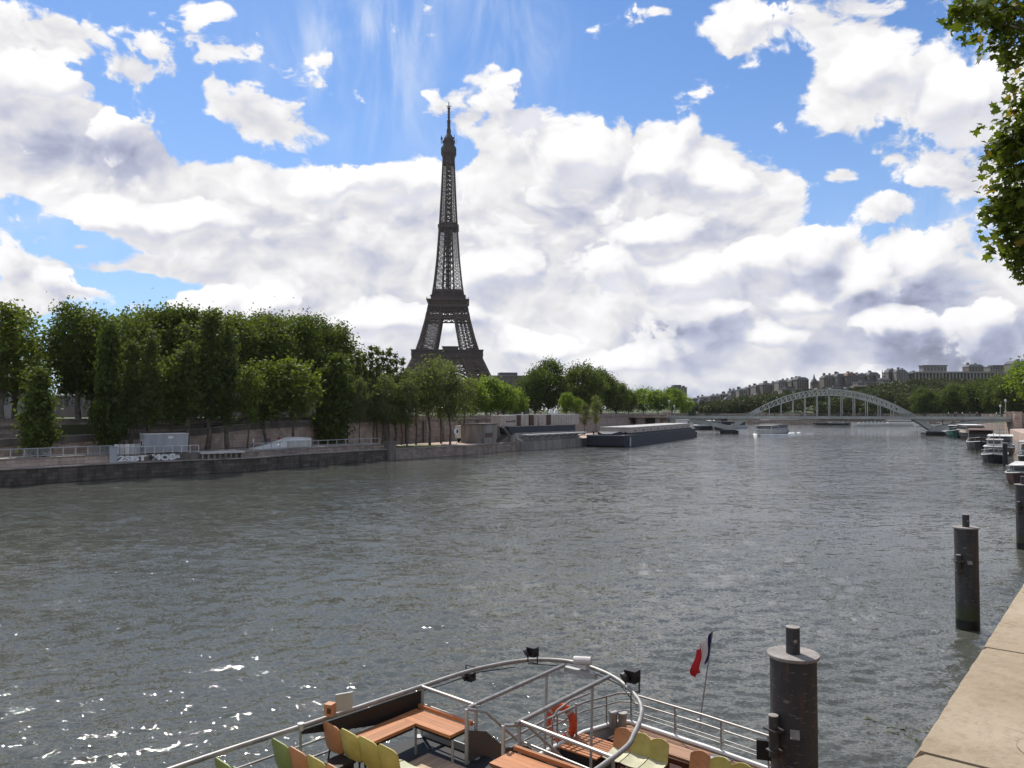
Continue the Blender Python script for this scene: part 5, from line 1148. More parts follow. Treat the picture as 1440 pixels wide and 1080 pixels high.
    mb = MB(); mb.loft([[Vector((x,-1.1,.7)),Vector((x,1.1,.7)),Vector((x,1.1,z)),Vector((x,-1.1,z))] for x, z in ((.75,2.7),(1.9,2.6),(2.5,1.7),(2.7,1.6))]); cab = part('cab', mb, M['white'], o)
    mb = MB(); mb.bx(.9,1.8,-1.13,-1.103,1.6,2.35); part('window', mb, M['glass'], cab)
    mb = MB(); mb.bx(-3.6,2.6,-.9,.9,.5,.697); part('chassis', mb, M['black'], o)
    for x in (-2.6, 1.7):
        for y in (-1.0, 1.0): mb = MB(); mb.tube([(x,y-.14,.48),(x,y+.14,.48)], .48, 14); part('wheel', mb, M['black'], o)
landing_stage()

def barge():
    a = P(884, 629, 0); b = P(978, 614.8, 0); dv = (b-a); L = dv.length; rz = math.atan2(dv.y, dv.x); W = 10.2
    t = thing('cargo_barge', 'long dark blue cargo barge moored at the left bank, loaded with pale boxes', 'barge', a, rz)
    # local: x along the hull from the bow, y to the left bank
    prof = lambda w, x, z0, z1: [Vector((x, W/2-w, z0)), Vector((x, W/2+w, z0)), Vector((x, W/2+w, z1)), Vector((x, W/2-w, z1))]
    mb = MB(); mb.loft([prof(W*.44,-1.6,.4,2.7), prof(W*.48,-.6,-.8,2.75), prof(W*.5,.8,-1,2.75), prof(W*.5,L*.5,-1,2.65), prof(W*.5,L,-1,2.75)]); part('hull', mb, M['navy'], t)
    mb = MB(); mb.bx(1, L, -.06, .12, 2.45, 2.62); mb.bx(-.3, L, -.08, -.002, .9, 1.05); part('rubbing_strake', mb, M['black'], t)
    mb = MB(); mb.bx(5.2, L-1.5, .9, W-.9, 2.66, 3.15); part('coaming', mb, M['navy'], t)
    mb = MB(); mb.loft([[Vector((x,W/2-w,2.76)),Vector((x,W/2+w,2.76)),Vector((x,W/2+w,2.76+h)),Vector((x,W/2-w,2.76+h))] for x, w, h in ((-.6,1,.25),(1,2.6,.75),(3,2.6,.7),(4,1.8,.3))]); part('bow_winch_cover', mb, M['navy'], t)
    for y in (1.2, 3, W-3, W-1.2): mb = MB(); mb.lathe([(.2,0),(.2,.55),(.28,.6),(.28,.7)], 8, (1.6, y, 2.76)); part('bollard', mb, M['black'], t)
    mb = MB(); mb.bx(.5, 1.6, -.14, -.085, .2, 2.3); part('ladder_plate', mb, M['greycabin'], t)
    n = 9; x0, x1 = 6.0, L-2.2
    labs = ['cream cargo box nearest the bow of the barge'] + [f'cream cargo box on the barge, {ORD[k]} from the bow' for k in range(1, 8)] + ['cream cargo box nearest the stern of the barge']
    mw = WM[t.name]
    for k in range(n):
        a0, b0 = lerp(x0,x1,k/n)+.3, lerp(x0,x1,(k+1)/n)-.12
        o = thing('barge_box', labs[k], 'cargo box', mw @ Vector(((a0+b0)/2, W/2, 3.153)), rz, 'cargo boxes on the barge')
        mb = MB(); l = (b0-a0)/2; mb.bx(-l, l, -3.9, 3.9, 0, 1.15); part('body', mb, M['cream'], o)
        mb = MB(); mb.bx(-l-.1, l+.1, -4.0, 4.0, 1.153, 1.3); part('cover', mb, M['tarp'], o)
        mb = MB(); mb.bx(-.7, .9, -3.94, -3.903, .3, .6); part('marking', mb, M['concrete_dark'], o)
    # pusher
    o = thing('pusher_boat', 'small white pusher boat tied behind the stern of the dark barge', 'boat', mw @ Vector((L+1.2, W/2, 0)), rz)
    mb = MB(); mb.loft([[Vector((x,-w,z)) if i == 0 else Vector((x,w,z)) if i == 1 else Vector((x,w*1.05,1.5)) if i == 2 else Vector((x,-w*1.05,1.5)) for i in range(4)] for x, w, z in ((0,3.4,-.5),(8,3.6,-.5),(11,3,-.3))]); part('hull', mb, M['black'], o)
    mb = MB(); mb.bx(1.5,7,-2.4,2.4,1.503,3.4); c = part('cabin', mb, M['white'], o); mb = MB(); mb.bx(2,5,-1.9,1.9,3.403,5.3); c2 = part('wheelhouse', mb, M['white'], o)
    mb = MB(); mb.bx(1.7,5.3,-2.2,2.2,5.303,5.5); part('roof', mb, M['dirtywhite'], c2)
    for y in (-1.94,): mb = MB(); mb.bx(2.2,4.8,y,y+.03,4.1,4.95); part('window', mb, M['glass'], c2)
    for k in range(3): mb = MB(); mb.bx(2+k*1.6,3.1+k*1.6,-2.44,-2.403,2.1,2.9); part('window', mb, M['glass'], c)
barge()

# ------------------------------------------------------------------ boats
def boat(name, label, loc, rz, L, W, hull='white', fb=1.2, cabin='white', roof=None, cabs=((-.3,.35,.8,1.9),), win=5, group='moored boats', canopy=None, mast=0, cat='boat', rail=True, strake=None):
    """x forward; cabs = (x0, x1, width share, height) as shares of the length, stacked from the deck or on the one before if it lies inside it"""
    t = thing(name, label, cat, (loc[0],loc[1],0), rz, group)
    st = [(-.5,.86,.0,.05),(-.46,.94,-.4,.0),(-.2,1,-.45,0),(.15,1,-.45,.02),(.34,.8,-.4,.12),(.45,.42,-.3,.28),(.5,.06,.1,.4)]
    mb = MB(); rings = []
    for x, w, z, up in st:
        hw = W/2*w; top = fb+up*fb*.8
        rings.append([Vector((x*L,-hw*.75,z)),Vector((x*L,-hw*.97,fb*.45)),Vector((x*L+(.25 if x > .4 else 0),-hw,top)),Vector((x*L+(.25 if x > .4 else 0),hw,top)),Vector((x*L,hw*.97,fb*.45)),Vector((x*L,hw*.75,z))])
    mb.loft(rings); part('hull', mb, M[hull], t)
    mb = MB()
    for sg in (-1, 1): mb.tube([Vector((x*L+(.25 if x > .4 else 0), sg*W/2*w, fb+up*fb*.8+.04)) for x, w, z, up in st], .07, 6)
    part('gunwale', mb, M[strake or 'white'], t)
    z = fb+.02; prev = None
    for (x0, x1, ws, h) in cabs:
        if prev and x0 >= prev[0]-.01 and x1 <= prev[1]+.01: z = prev[2]+.105
        else: z = fb+.02
        hw = W/2*ws; mb = MB(); mb.loft([[Vector((a*L,-hw,z)),Vector((a*L,hw,z)),Vector((a*L-i*.35 if a == x1 else a*L,hw*.94,z+h)),Vector((a*L-i*.35 if a == x1 else a*L,-hw*.94,z+h))] for a, i in ((x0,0),(x1,1))])
        c = part('cabin', mb, M[cabin], t)
        mb = MB(); mb.bx(x0*L-.15, x1*L+.1, -hw-.1, hw+.1, z+h+.003, z+h+.1); part('roof', mb, M[roof or cabin], c)
        k = max(1, int(win*(x1-x0)/.65))
        for sg in (-1, 1):
            for j in range(k):
                a, b = lerp(x0*L,x1*L,(j+.15)/k), lerp(x0*L,x1*L,(j+.85)/k); mb = MB(); y = hw*.975*sg; mb.bx(a,b,min(y,y+sg*.06),max(y,y+sg*.06),z+h*.42,z+h*.82); part('window', mb, M['glass'], c)
        mb = MB(); mb.bx(x1*L-.16, x1*L+.02, -hw*.8, hw*.8, z+h*.42, z+h*.82); part('windscreen', mb, M['glass'], c)
        prev = (x0, x1, z+h)
    if canopy:
        x0, x1, h, m = canopy; mb = MB(); mb.bx(x0*L,x1*L,-W*.45,W*.45,fb+h,fb+h+.12); cp = part('canopy', mb, M[m], t)
        for x in (x0*L+.2, x1*L-.2):
            for sg in (-1, 1): mb = MB(); mb.bx(x-.05,x+.05,sg*W*.42-.05,sg*W*.42+.05,fb+.02,fb+h-.003); part('post', mb, M['railgrey'], cp)
    if mast: mb = MB(); mb.lathe([(.09,fb),(.07,fb+mast*.6),(.03,fb+mast)], 6, (L*.28,0,0)); part('mast', mb, M['railgrey'], t)
    if rail:
        mb = MB(); zt = fb+.85
        for sg in (-1, 1): mb.tube([Vector((x*L+(.25 if x > .4 else 0), sg*W/2*w*.95, zt+up*fb*.8)) for x, w, zz, up in st[3:]], .035, 5)
        rl = part('bow_rail', mb, M['railgrey'], t)
        for x, w, zz, up in st[3:6]:
            for sg in (-1, 1): mb = MB(); y = sg*W/2*w*.95; mb.bx(x*L-.03,x*L+.03,y-.03,y+.03,fb+up*fb*.8,zt+up*fb*.8); part('stanchion', mb, M['railgrey'], rl)
    return t
def boats():
    mo = 'boats moored along the right bank'; fr = 'boats moored at the far quay'; lf = 'boats moored beyond the left end of the footbridge'
    # the one under way, coming towards the viewer
    p = P(1094, 612, 0); boat('tour_boat', 'white tour boat under way in mid river, making a bow wave', (p.x, p.y+8), R(-128), 21, 7.6, 'dirtywhite', 1.5, 'greycabin', 'dirtywhite', ((-.42,.02,.88,2.0),(.06,.30,.8,1.7)), 8, None, None, 0, 'tour boat', True)
    f = MB(); M2 = Matrix.Translation((p.x, p.y+8, 0)) @ Matrix.Rotation(R(-128), 4, 'Z')
    for sg in (-1, 1):
        pts = [M2 @ Vector((x, sg*y, 0)) for x, y in ((10.6,.6),(8,2.6),(3,4.6),(-4,6.2),(-11,7.6),(-19,9))]; w = [.3,.5,.45,.35,.25,.1]; h = [.32,.42,.3,.22,.16,.08]
        f.loft([[q+Vector((-ww,0,-.05)), q+Vector((-ww*.4,0,hh)), q+Vector((ww*.4,0,hh*.8)), q+Vector((ww,0,-.05))] for q, ww, hh in zip(pts, w, h)])
    for k in range(14): x = -11-k*1.5; q = M2 @ Vector((x, random.uniform(-2,2), 0)); f.lathe([(.9-.03*k,-.05),(.7-.03*k,.12),(.1,.2)], 7, q)
    single('wake', f, M['foam'], kind='stuff', label='white foam of the bow wave and wake around the tour boat', cat='foam')
    # right bank, far to near
    D = lambda px, py, dy=0: (P(px, py, 0).x, P(px, py, 0).y+dy)
    q = D(1345,610); boat('houseboat', 'white boat with a teal side panel, first beyond the right pier', (q[0]+1, q[1]+6), R(-105), 15, 4.4, 'white', 1.2, 'teal', 'white', ((-.4,.25,.85,1.7),), 4, mo)
    q = D(1366,616); boat('houseboat', 'dark green barge boat with a green wheelhouse, bow to the camera', (q[0], q[1]+8), R(-118), 20, 5.6, 'green_hull', 1.9, 'green_hull', 'white', ((-.3,.05,.7,1.7),), 5, mo, strake='white')
    q = D(1391,619); boat('houseboat', 'cream houseboat with a long glazed cabin and dark bow', (q[0]+1, q[1]+10), R(-112), 24, 5.4, 'black', 1.9, 'cream', 'white', ((-.42,.25,.9,2.2),), 8, mo, strake='cream')
    q = D(1402,624); boat('motor_boat', 'small white motor boat between the cream houseboat and the brown-roofed one', (q[0], q[1]+3), R(-115), 9, 3, 'white', 1.0, 'white', None, ((-.3,.2,.75,1.4),), 3, mo)
    q = D(1411,636); boat('houseboat', 'black-hulled houseboat under a long brown roof', (q[0]+4, q[1]+14), R(-121), 27, 5.4, 'black', 1.6, 'rust', 'rust', ((-.42,.2,.85,2.1),), 7, mo, (-.45,.28,2.6,'rust'))
    q = D(1405,641); boat('houseboat', 'black houseboat with a broad white awning over its deck', (q[0]+6, q[1]+9), R(-123), 22, 4.8, 'black', 1.3, 'greycabin', 'dirtywhite', ((-.4,.1,.8,1.6),), 6, mo, (-.4,.22,2.1,'dirtywhite'), 4)
    q = D(1416,653); boat('motor_yacht', 'white cabin boat with a black hull band and short mast nearest the pile row', (q[0]+2.5, q[1]+7), R(-124), 12.5, 3.7, 'black', 1.15, 'dirtywhite', None, ((-.3,.2,.8,1.3),(-.2,.05,.6,1.0)), 5, mo, None, 4, strake='white')
    q = D(1437,652); boat('houseboat', 'boat with a grey canvas canopy half cut by the right edge', (q[0]+4, q[1]+3), R(-126), 15, 4.2, 'black', 1.1, 'greycabin', 'tarp', ((-.35,.05,.8,1.7),), 5, mo, (-.2,.42,2.3,'tarp'))
    q = D(1428,684); boat('houseboat', 'dark red-hulled boat with a low grey cabin behind the farthest pile', (q[0]+5, q[1]+5.5), R(-128), 14, 4.0, 'red_hull', 1.15, 'greycabin', 'dirtywhite', ((-.35,.22,.74,.85),), 5, mo, strake='dirtywhite')
    q = P(1426, 657, 0); t = thing('mooring_post', 'thin black mooring post standing between the white cabin boat and the canopy boat', 'post', (q.x, q.y+2, -2)); mb = MB(); mb.lathe([(.33,0),(.33,5.4)], 10); part('shaft', mb, M['black'], t); mb = MB(); mb.lathe([(.38,5.403),(.38,5.6)], 10); part('cap', mb, M['pilecap'], t)
    # far quay
    for px, py, L, h, c, lab, kw in ((1160,597.2,26,'black','dirtywhite','long low pale barge at the far quay left of the cruise boats',dict(cabs=((-.4,.2,.7,.8),),win=3,fb=1.0)),(1223,598,20,'white','white','low white open boat with a dark roof at the far quay',dict(cabs=((-.42,.3,.9,1.3),),roof='black',win=7,fb=1.1)),(1267,598,21,'white','white','white cruise boat with a row of windows at the far quay',dict(cabs=((-.45,.36,.92,1.7),),win=11,fb=1.2)),
        (1297,600,8,'white','white','small white boat just left of the right pier',dict(cabs=((-.3,.2,.7,1.2),),win=2,fb=.9)),(1140,595.5,9,'tarp','tarp','small grey boat seen under the arch at the far quay',dict(cabs=((-.3,.2,.7,1.3),),win=2,fb=1.)),(1098,594.8,26,'black','black','long dark boat with a pale roof under the left of the arch',dict(cabs=((-.4,.4,.85,1.5),),roof='dirtywhite',win=7,fb=1.2)),(1077,596.5,12,'greycabin','dirtywhite','small grey cabin boat left of the long dark boat',dict(cabs=((-.2,.3,.8,1.7),),win=3,fb=1.))):
        q = P(px, py, 0); Y = min(q.y, 452 if px > 1200 else 470); q = Q(px, 600, Y); boat('moored_boat', lab, (q.x, q.y), R(172 if px > 1200 else 158), L, 5, h, kw.pop('fb'), c, kw.pop('roof', None), kw.pop('cabs'), kw.pop('win'), fr, rail=False)
    for k, (px, Y) in enumerate(((1335,395),(1352,388),(1366,380),(1322,400),(1345,372))): q = Q(px, 600, Y); boat('moored_boat', f'small white boat under the right span, {ORD[k]} of the cluster', (q.x, q.y), R(120+k*9), 8, 3.0, 'dirtywhite', .8, 'dirtywhite', None, ((-.35,.2,.8,1.1),), 3, 'small boats under the right span', rail=False)
    # left, beyond the bridge
    for px, Y, L, h, c, lab, kw in ((1010,338,24,'black','black','big dark boat moored behind the left pier of the footbridge',dict(cabs=((-.4,.3,.9,2.1),(-.3,.0,.6,1.3)),roof='greycabin')),(985,345,18,'black','white','dark boat with white cabin behind the left half arch',dict(cabs=((-.4,.2,.85,1.9),))),(1000,345,18,'white','white','white boat beyond the left half arch',dict(cabs=((-.4,.2,.85,2.3),))),(962,310,14,'white','dirtywhite','pale boat behind the stern of the barge',dict(cabs=((-.4,.2,.85,2.6),))),(1037,365,16,'greycabin','black','low dark boat right behind the left pier',dict(cabs=((-.3,.3,.8,1.4),)))):
        q = Q(px, 600, Y); boat('moored_boat', lab, (q.x, q.y), R(95), L, 5, h, 1.6, c, kw.get('roof'), kw['cabs'], 6, lf, rail=False)
boats()

# ------------------------------------------------------------------ near quay: parapet, piles, weed
UA = R(38.96); U = Vector((math.sin(UA), math.cos(UA), 0)); N = Vector((math.cos(UA), -math.sin(UA), 0))
def near_quay():
    n0 = -.372; top = EYE-.7
    t = thing('quay_parapet', 'sunlit tan sandstone parapet with dark block joints at the lower right', 'parapet', N*n0, -UA)
    # local x = towards the land, y = along the bank
    rng = random.Random(4); y = -14.; wid = .56
    ys = [-14.]
    j1 = P(1296,1057,top).dot(U); j2 = P(1386,910,top).dot(U); gap = j2-j1
    while ys[-1] < 60:
        ys.append(ys[-1]+gap)
    off = (j1-ys[0]) % gap; ys = [v+off-gap for v in ys]
    for a, b in zip(ys[:-1], ys[1:]):
        if a > 22: break
        mb = MB(); e = .006; c = .02
        nseg = 26; rings = []
        for k in range(nseg+1):
            yy = lerp(a+e, b-e, k/nseg); w = [rng.uniform(-.0016,.0016) for _ in range(4)]; ch = rng.uniform(.006,.02) if rng.random() < .09 or k in (0, nseg) and rng.random() < .5 else 0
            rings.append([Vector((0+w[0],yy,top-.3)),Vector((0+w[0]+ch*.4,yy,top-c-ch)),Vector((c*.6+w[1]+ch,yy,top+w[2]*.5-ch*.1)),Vector((wid-c,yy,top+w[3]*.6)),Vector((wid,yy,top-c)),Vector((wid,yy,top-.3))])
        mb.loft(rings); part('coping_block', mb, M['parapet'], t, smooth=False)
    mb = MB(); mb.bx(.03, wid-.03, ys[0], 22, top-.299, top-.012); part('joint_mortar', mb, M['joint'], t)
    mb = MB(); mb.bx(0, wid, 22.02, 75, top-.3, top); part('far_coping', mb, M['parapet'], t)
    mb = MB(); mb.bx(.05, .9, -30, 75, -2, top-.303); part('wall', mb, M['wall_near'], t)
    # pavement behind it and the lower quay beyond
    g = MB(); q = lambda x, y: N*(n0+x)+U*y
    g.prism([q(.9,-60),q(60,-60),q(60,75),q(.9,75)], -1, EYE-1.62); single('pavement', g, M['quay'], kind='structure')
    pts = [q(.6,75.1), Vector((101,144,0)), Vector((134,203,0)), Vector((157,243,0)), Vector((186,262,0))]
    inner = [q(60,75.1), Vector((160,120,0)), Vector((190,180,0)), Vector((215,225,0)), Vector((240,250,0))]
    low = [p.lerp(i_, .25) for p, i_ in zip(pts, inner)]
    g = MB(); g.prism([*pts, *low[::-1]], -1.5, 2.6); single('right_quay', g, M['pinkquay'], kind='structure')
    g = MB(); g.prism([*low, *inner[::-1]], -1.5, EYE-1.62); single('right_embankment', g, M['quay'], kind='structure')
near_quay()

def piles():
    def pile(px, D, label, zt, first=[None]):
        p = Q(px, 700, D); loc = (p.x, p.y, -3)
        if first[0]: return copy_tree(first[0], (p.x, p.y, -3+zt-3.97), first[0].rotation_euler.z, label, None)
        t = thing('mooring_pile', label, 'pile', loc, 0, 'steel mooring piles along the quay'); first[0] = t
        r = .415; h = 6.95
        mb = MB(); mb.lathe([(r,4.4),(r,h-.03)], 40); part('shaft', mb, M['pile'], t, smooth=True)
        mb = MB(); mb.lathe([(r+.004,0),(r+.004,3.2),(r+.004,3.42)], 40); part('wet_foot', mb, M['pilewet'], t, smooth=True)
        mb = MB(); mb.lathe([(r,3.423),(r,4.397)], 40); part('lower_shaft', mb, M['pile'], t, smooth=True)
        for zz in (4.41, 5.6): mb = MB(); mb.tube([(math.cos(k*math.pi/20)*(r+.001), math.sin(k*math.pi/20)*(r+.001), zz) for k in range(41)], .011, 6); part('weld_seam', mb, M['pile'], t)
        mb = MB(); mb.lathe([(r+.05,h-.027),(r+.055,h+.01),(r+.05,h+.03)], 40); part('cap_plate', mb, M['pilecap'], t, smooth=False)
        mb = MB(); mb.lathe([(.125,h+.033),(.125,h+.50)], 20); st = part('stub', mb, M['pile'], t, smooth=True); mb = MB(); mb.lathe([(.128,h+.503),(.128,h+.52)], 20); part('stub_cap', mb, M['pilecap'], st)
        mb = MB(); mb.bx(-.03,.03,-.135,-.127,h+.25,h+.31); part('stub_bolt', mb, M['pilecap'], st)
        # side bollard on brackets, towards the river and the camera
        a = R(-150); bx, by = (r+.13)*math.cos(a), (r+.13)*math.sin(a)
        mb = MB(); mb.lathe([(.085,5.2),(.085,5.93)], 16, (bx,by,0)); bo = part('side_bollard', mb, M['pile'], t, smooth=True); mb = MB(); mb.lathe([(.09,5.933),(.09,5.95)], 16, (bx,by,0)); part('bollard_cap', mb, M['pilecap'], bo)
        mb = MB(); mb.prism([(r*.9*math.cos(a-.35),r*.9*math.sin(a-.35)),(bx*1.18+.10*math.sin(a),by*1.18-.10*math.cos(a)),(bx*1.18-.10*math.sin(a),by*1.18+.10*math.cos(a)),(r*.9*math.cos(a+.35),r*.9*math.sin(a+.35))], 5.3, 5.33)
        part('bracket', mb, M['pile'], t)
        mb = MB(); mb.prism([(r*.9*math.cos(a-.45),r*.9*math.sin(a-.45)),(bx*1.22+.14*math.sin(a),by*1.22-.14*math.cos(a)),(bx*1.22-.14*math.sin(a),by*1.22+.14*math.cos(a)),(r*.9*math.cos(a+.45),r*.9*math.sin(a+.45))], 5.68, 5.71)
        part('bracket', mb, M['pile'], t)
        b = R(-108); mb = MB(); mb.bar((r*math.cos(b),r*math.sin(b),5.72),((r+.17)*math.cos(b),(r+.17)*math.sin(b),5.62),.16,.03); part('lug', mb, M['pilecap'], t)
        return t
    pile(1112.5, 14.5, 'nearest and largest steel mooring pile, rising beside the stern of the tour boat', 3.97)
    pile(1357.5, 30.3, 'middle steel mooring pile standing free in the water beside the parapet', 3.93)
    pile(1439, 47.5, 'farthest steel mooring pile, cut by the right edge of the picture', 3.95)
piles()
def weed():
    rng = np.random.default_rng(5); C = []
    for k in range(46):
        u = rng.uniform(6, 30); n = -.5-abs(rng.normal())*1.6; c = np.array(N*n+U*u)
        m = rng.integers(14, 46); C.append(c+rng.normal(size=(m,3))*np.array([.42,.34,0])*rng.uniform(.5,1.3)+np.array([0,0,.035]))
    C = np.concatenate(C); n = len(C); a = rng.random(n)*6.28; s = .03+.07*rng.random(n)
    A = np.stack([np.cos(a),np.sin(a),rng.normal(size=n)*.15],1)*s[:,None]; B = np.stack([-np.sin(a),np.cos(a),rng.normal(size=n)*.15],1)*s[:,None]*.5
    V = np.stack([C-A,C-B,C+A,C+B],1).reshape(-1,3)
    o = bpy.data.objects.new('water_weed', np_mesh('water_weed', V, np.arange(4*n).reshape(n,4), M['weed'])); COL.objects.link(o)
    tag(o, 'scattered green brown weed floating along the foot of the quay', 'water weed', kind='stuff')
weed()

# ------------------------------------------------------------------ tour boat in the foreground
def near_boat():
    n0 = -7.4
    t = thing('passenger_boat', 'open-deck passenger boat moored in the foreground with coloured seats and curved steel rail', 'passenger boat', N*n0, -UA)
    inv = WM[t.name].inverted()
    B = lambda px, py, z: inv @ P(px, py, z)
    V = lambda x, y, z: Vector((x, y, z))
    ZR, ZF, ZB, ZA = 3.9, 3.1, 3.56, 1.15      # rail, upper floor, bench, aft deck
    # hull
    out = [(-1.3,-13.5),(-2.2,-11.5),(-2.5,-8),(-2.5,3.2),(-2.0,9.4),(-2.0,11),(-1.9,13.6),(-1.5,14.9),(2.0,14.6),(2.05,11),(2.05,-8),(1.8,-11.5),(1.0,-13.5)]
    mb = MB(); mb.loft([[V(x*.86,y*.98,-.6) for x, y in out],[V(x*.97,y,.3) for x, y in out],[V(x,y,1.1) for x, y in out]]); part('hull', mb, M['dirtywhite'], t)
    mb = MB(); mb.prism([(x*.985,y*.995) for x, y in out], 1.103, ZA); part('aft_deck', mb, M['floor_o'], t)
    mb = MB(); mb.prism([(-2.4,-8),(1.95,-8),(1.95,9.2),(-1.9,9.2),(-2.4,3.2)], ZA+.01, ZF-.06); part('saloon', mb, M['black'], t)
    mb = MB(); mb.prism([(-2.46,-8),(2.0,-8),(2.0,9.25),(-1.95,9.25),(-2.46,3.2)], ZF-.057, ZF); part('upper_deck', mb, M['deckblack'], t)
    mb = MB(); mb.bx(-1.32, 1.7, -8, 8.7, ZF+.003, ZF+.035); part('teak_flooring', mb, M['teak'], t)
    mb = MB(); mb.bx(-1.9, 1.95, 9.203, 9.23, 1.5, ZF-.06); part('bulkhead', mb, M['brownpanel'], t)
    PX = lambda y: interp(y, [-8, 0, 3, 4.9, 9.1], [-2.45, -2.45, -2.42, -2.31, -1.94])
    # great curved rail
    ring = [V(PX(-8),-8,ZR), V(PX(0),0,ZR), V(PX(4.9),4.9,ZR), V(PX(7),7,ZR), V(-1.94,9.1,ZR), V(-1.80,10.35,ZR), V(-1.41,11.3,ZR), V(-.85,11.72,ZR), V(-.24,11.73,ZR), V(.5,11.45,ZR), V(1.3,10.75,ZR), V(1.76,9.75,ZR), V(1.93,8.88,ZR), V(1.95,6,ZR), V(1.95,0,ZR), V(1.95,-8,ZR)]
    mb = MB(); mb.tube(catmull(ring, 8), .036, 12); part('curved_rail', mb, M['steel'], t, smooth=True)
    def tube(name, pts, r=.022, m='steel', parent=None, n=8):
        mb = MB(); mb.tube(pts, r, n); return part(name, mb, M[m], parent or t, smooth=True)
    # port and starboard rails forward
    for z in (3.62, 3.40): tube('side_rail', [V(PX(y),y,z) for y in (-8,0,3,4.9,7.75)], .016); tube('side_rail', [V(1.95,-8,z), V(1.95,6,z)], .016)
    for y in (-6,-4.4,-2.8,-1.2,.4,2.0,3.6,5.2,6.9): tube('rail_post', [V(PX(y),y,ZF), V(PX(y),y,ZR)], .02); tube('rail_post', [V(1.95,y,ZF), V(1.95,y,ZR)], .02)
    # cross rails beside the stair head
    XL, XR = -.68, .22
    for z, r in ((ZR,.03),(3.62,.018)):
        tube('cross_rail', [V(-1.94,9.15,z), V(XL,9.1,z)], r); tube('cross_rail', [V(XR,9.05,z), V(1.93,8.9,z)], r)
    for x, y in ((-1.92,9.15),(XL,9.1),(XR,9.05),(1.92,8.9)): tube('rail_post', [V(x,y,ZF-.5), V(x,y,ZR)], .028, 'railgrey')
    for x in (XL-.03, XR+.02): tube('overhead_bar', [V(x,8.95,ZR), V(x,11.52,ZR)], .035)
    for x in (XL-.03, XR+.02): tube('stay', [V(x,11.0,ZR), V(x-.02,10.9,1.2)], .024, 'railgrey')
    # black screens
    mb = MB(); mb.loft([[V(PX(y)+.01,y,z0),V(PX(y)+.01,y,ZR-.05),V(PX(y)+.04,y,ZR-.05),V(PX(y)+.04,y,z0)] for y, z0 in ((6.9,ZR-.1),(7.9,3.6),(9.1,ZF+.3))]); part('black_screen', mb, M['black'], t)
    mb = MB(); mb.bx(1.9,1.93,6.0,8.85,ZF-.9,ZR-.05); part('black_screen', mb, M['black'], t)
    # stair with sloping handrails and mesh panels
    for i, x in enumerate((XL+.03, XR-.04)):
        y0 = 8.85-.12*i
        tube('stair_post', [V(x,y0,ZF), V(x,y0,ZR+.03)], .03, 'railgrey')
        hr = tube('stair_handrail', [V(x,y0,ZR+.03), V(x,9.3,3.75), V(x,10.9,2.35)], .024, 'railgrey')
        mb = MB(); mb.add([(x,y0+.03,3.6),(x,9.3,3.45),(x,10.9,2.05),(x,10.9,1.3),(x,9.3,2.75),(x,y0+.03,ZF+.05)],[(0,1,2,3,4,5)]); mb.add([(x+.012,y0+.03,3.6),(x+.012,9.3,3.45),(x+.012,10.9,2.05),(x+.012,10.9,1.3),(x+.012,9.3,2.75),(x+.012,y0+.03,ZF+.05)],[(5,4,3,2,1,0)]); part('mesh_panel', mb, M['smoke'], t)
        tube('stair_stringer', [V(x,9.25,ZF-.05), V(x,10.95,ZA+.1)], .04, 'railgrey')
        tube('stair_foot_post', [V(x,10.9,ZA), V(x,10.9,2.36)], .026, 'railgrey')
    for k in range(7):
        mb = MB(); y = 9.36+k*.235; z = ZF-.26-k*.26; mb.bx(XL+.06, XR-.07, y, y+.22, z, z+.035); st = part('stair_tread', mb, M['ledge'], t); mb = MB(); mb.bx(XL+.06, XR-.07, y-.025, y-.002, z, z+.04); part('nosing', mb, M['steel'], st)
    # varnished benches on the upper deck
    def bench(label, pieces, legs):
        first = None
        for (x0,x1,y0,y1,m) in pieces:
            mb = MB(); mb.bx(x0,x1,y0,y1,ZB,ZB+.045); p_ = part('bench', mb, M[m], t, label=label); first = first or p_
            mb = MB(); mb.bx(x0+.03,x1-.03,y0+.03,y1-.03,ZB-.05,ZB-.003); part('bench_frame', mb, M['black'], p_)
        for x, y in legs: mb = MB(); mb.tube([(x,y,ZF),(x,y,ZB-.05)], .02, 8); part('leg', mb, M['railgrey'], first)
    bench('varnished corner bench', [(-1.88,-1.45,7.55,8.55,'bench_side'),(-1.88,-.72,8.555,8.98,'bench')], [(-1.5,7.7),(-1.5,8.6),(-.8,8.7)])
    mb = MB(); mb.bx(-1.86,-.7,9.0,9.06,ZB+.05,ZB+.11); part('bench_back_slat', mb, M['bench'], t)
    bench('varnished starboard bench', [(.32,1.86,8.25,8.72,'bench')], [(.45,8.35),(1.0,8.35),(1.7,8.35)])
    mb = MB(); mb.bx(.34,1.86,8.76,8.82,ZB+.05,ZB+.11); part('bench_back_slat', mb, M['bench'], t)
    # shell seats
    def seat_mb(kind):
        mb = MB()
        if kind == 'back':
            rows = []
            for k in range(13):
                f = k/12; z = .36+.46*f; w = .2*(1-.28*(max(0,f-.84)/.16)**2.5)*(1-.16*(max(0,.2-f)/.2)**2); lean = -.02-.10*f
                zz = lambda x: z+(.03*(1-x*x)+.012*x)*f**6
                rows.append([V(x*w, -lean*1.0+.035*(1-x*x)-.03, zz(x)) for x in np.linspace(-1,1,9)] + [V(x*w, -lean*1.0+.035*(1-x*x)-.012, zz(x)) for x in np.linspace(1,-1,9)])
            mb.loft(rows)
        elif kind == 'pan':
            rows = []
            for k in range(9):
                f = k/8; y = .02-.42*f; z = .37+.05*(1-f)**3-.04*max(0,f-.75)*4*max(0,f-.75)
                rows.append([V(x*.19, y, z+.02*x*x-.0) for x in np.linspace(-1,1,7)] + [V(x*.19, y, z+.02*x*x-.016) for x in np.linspace(1,-1,7)])
            mb.loft(rows)
        return mb
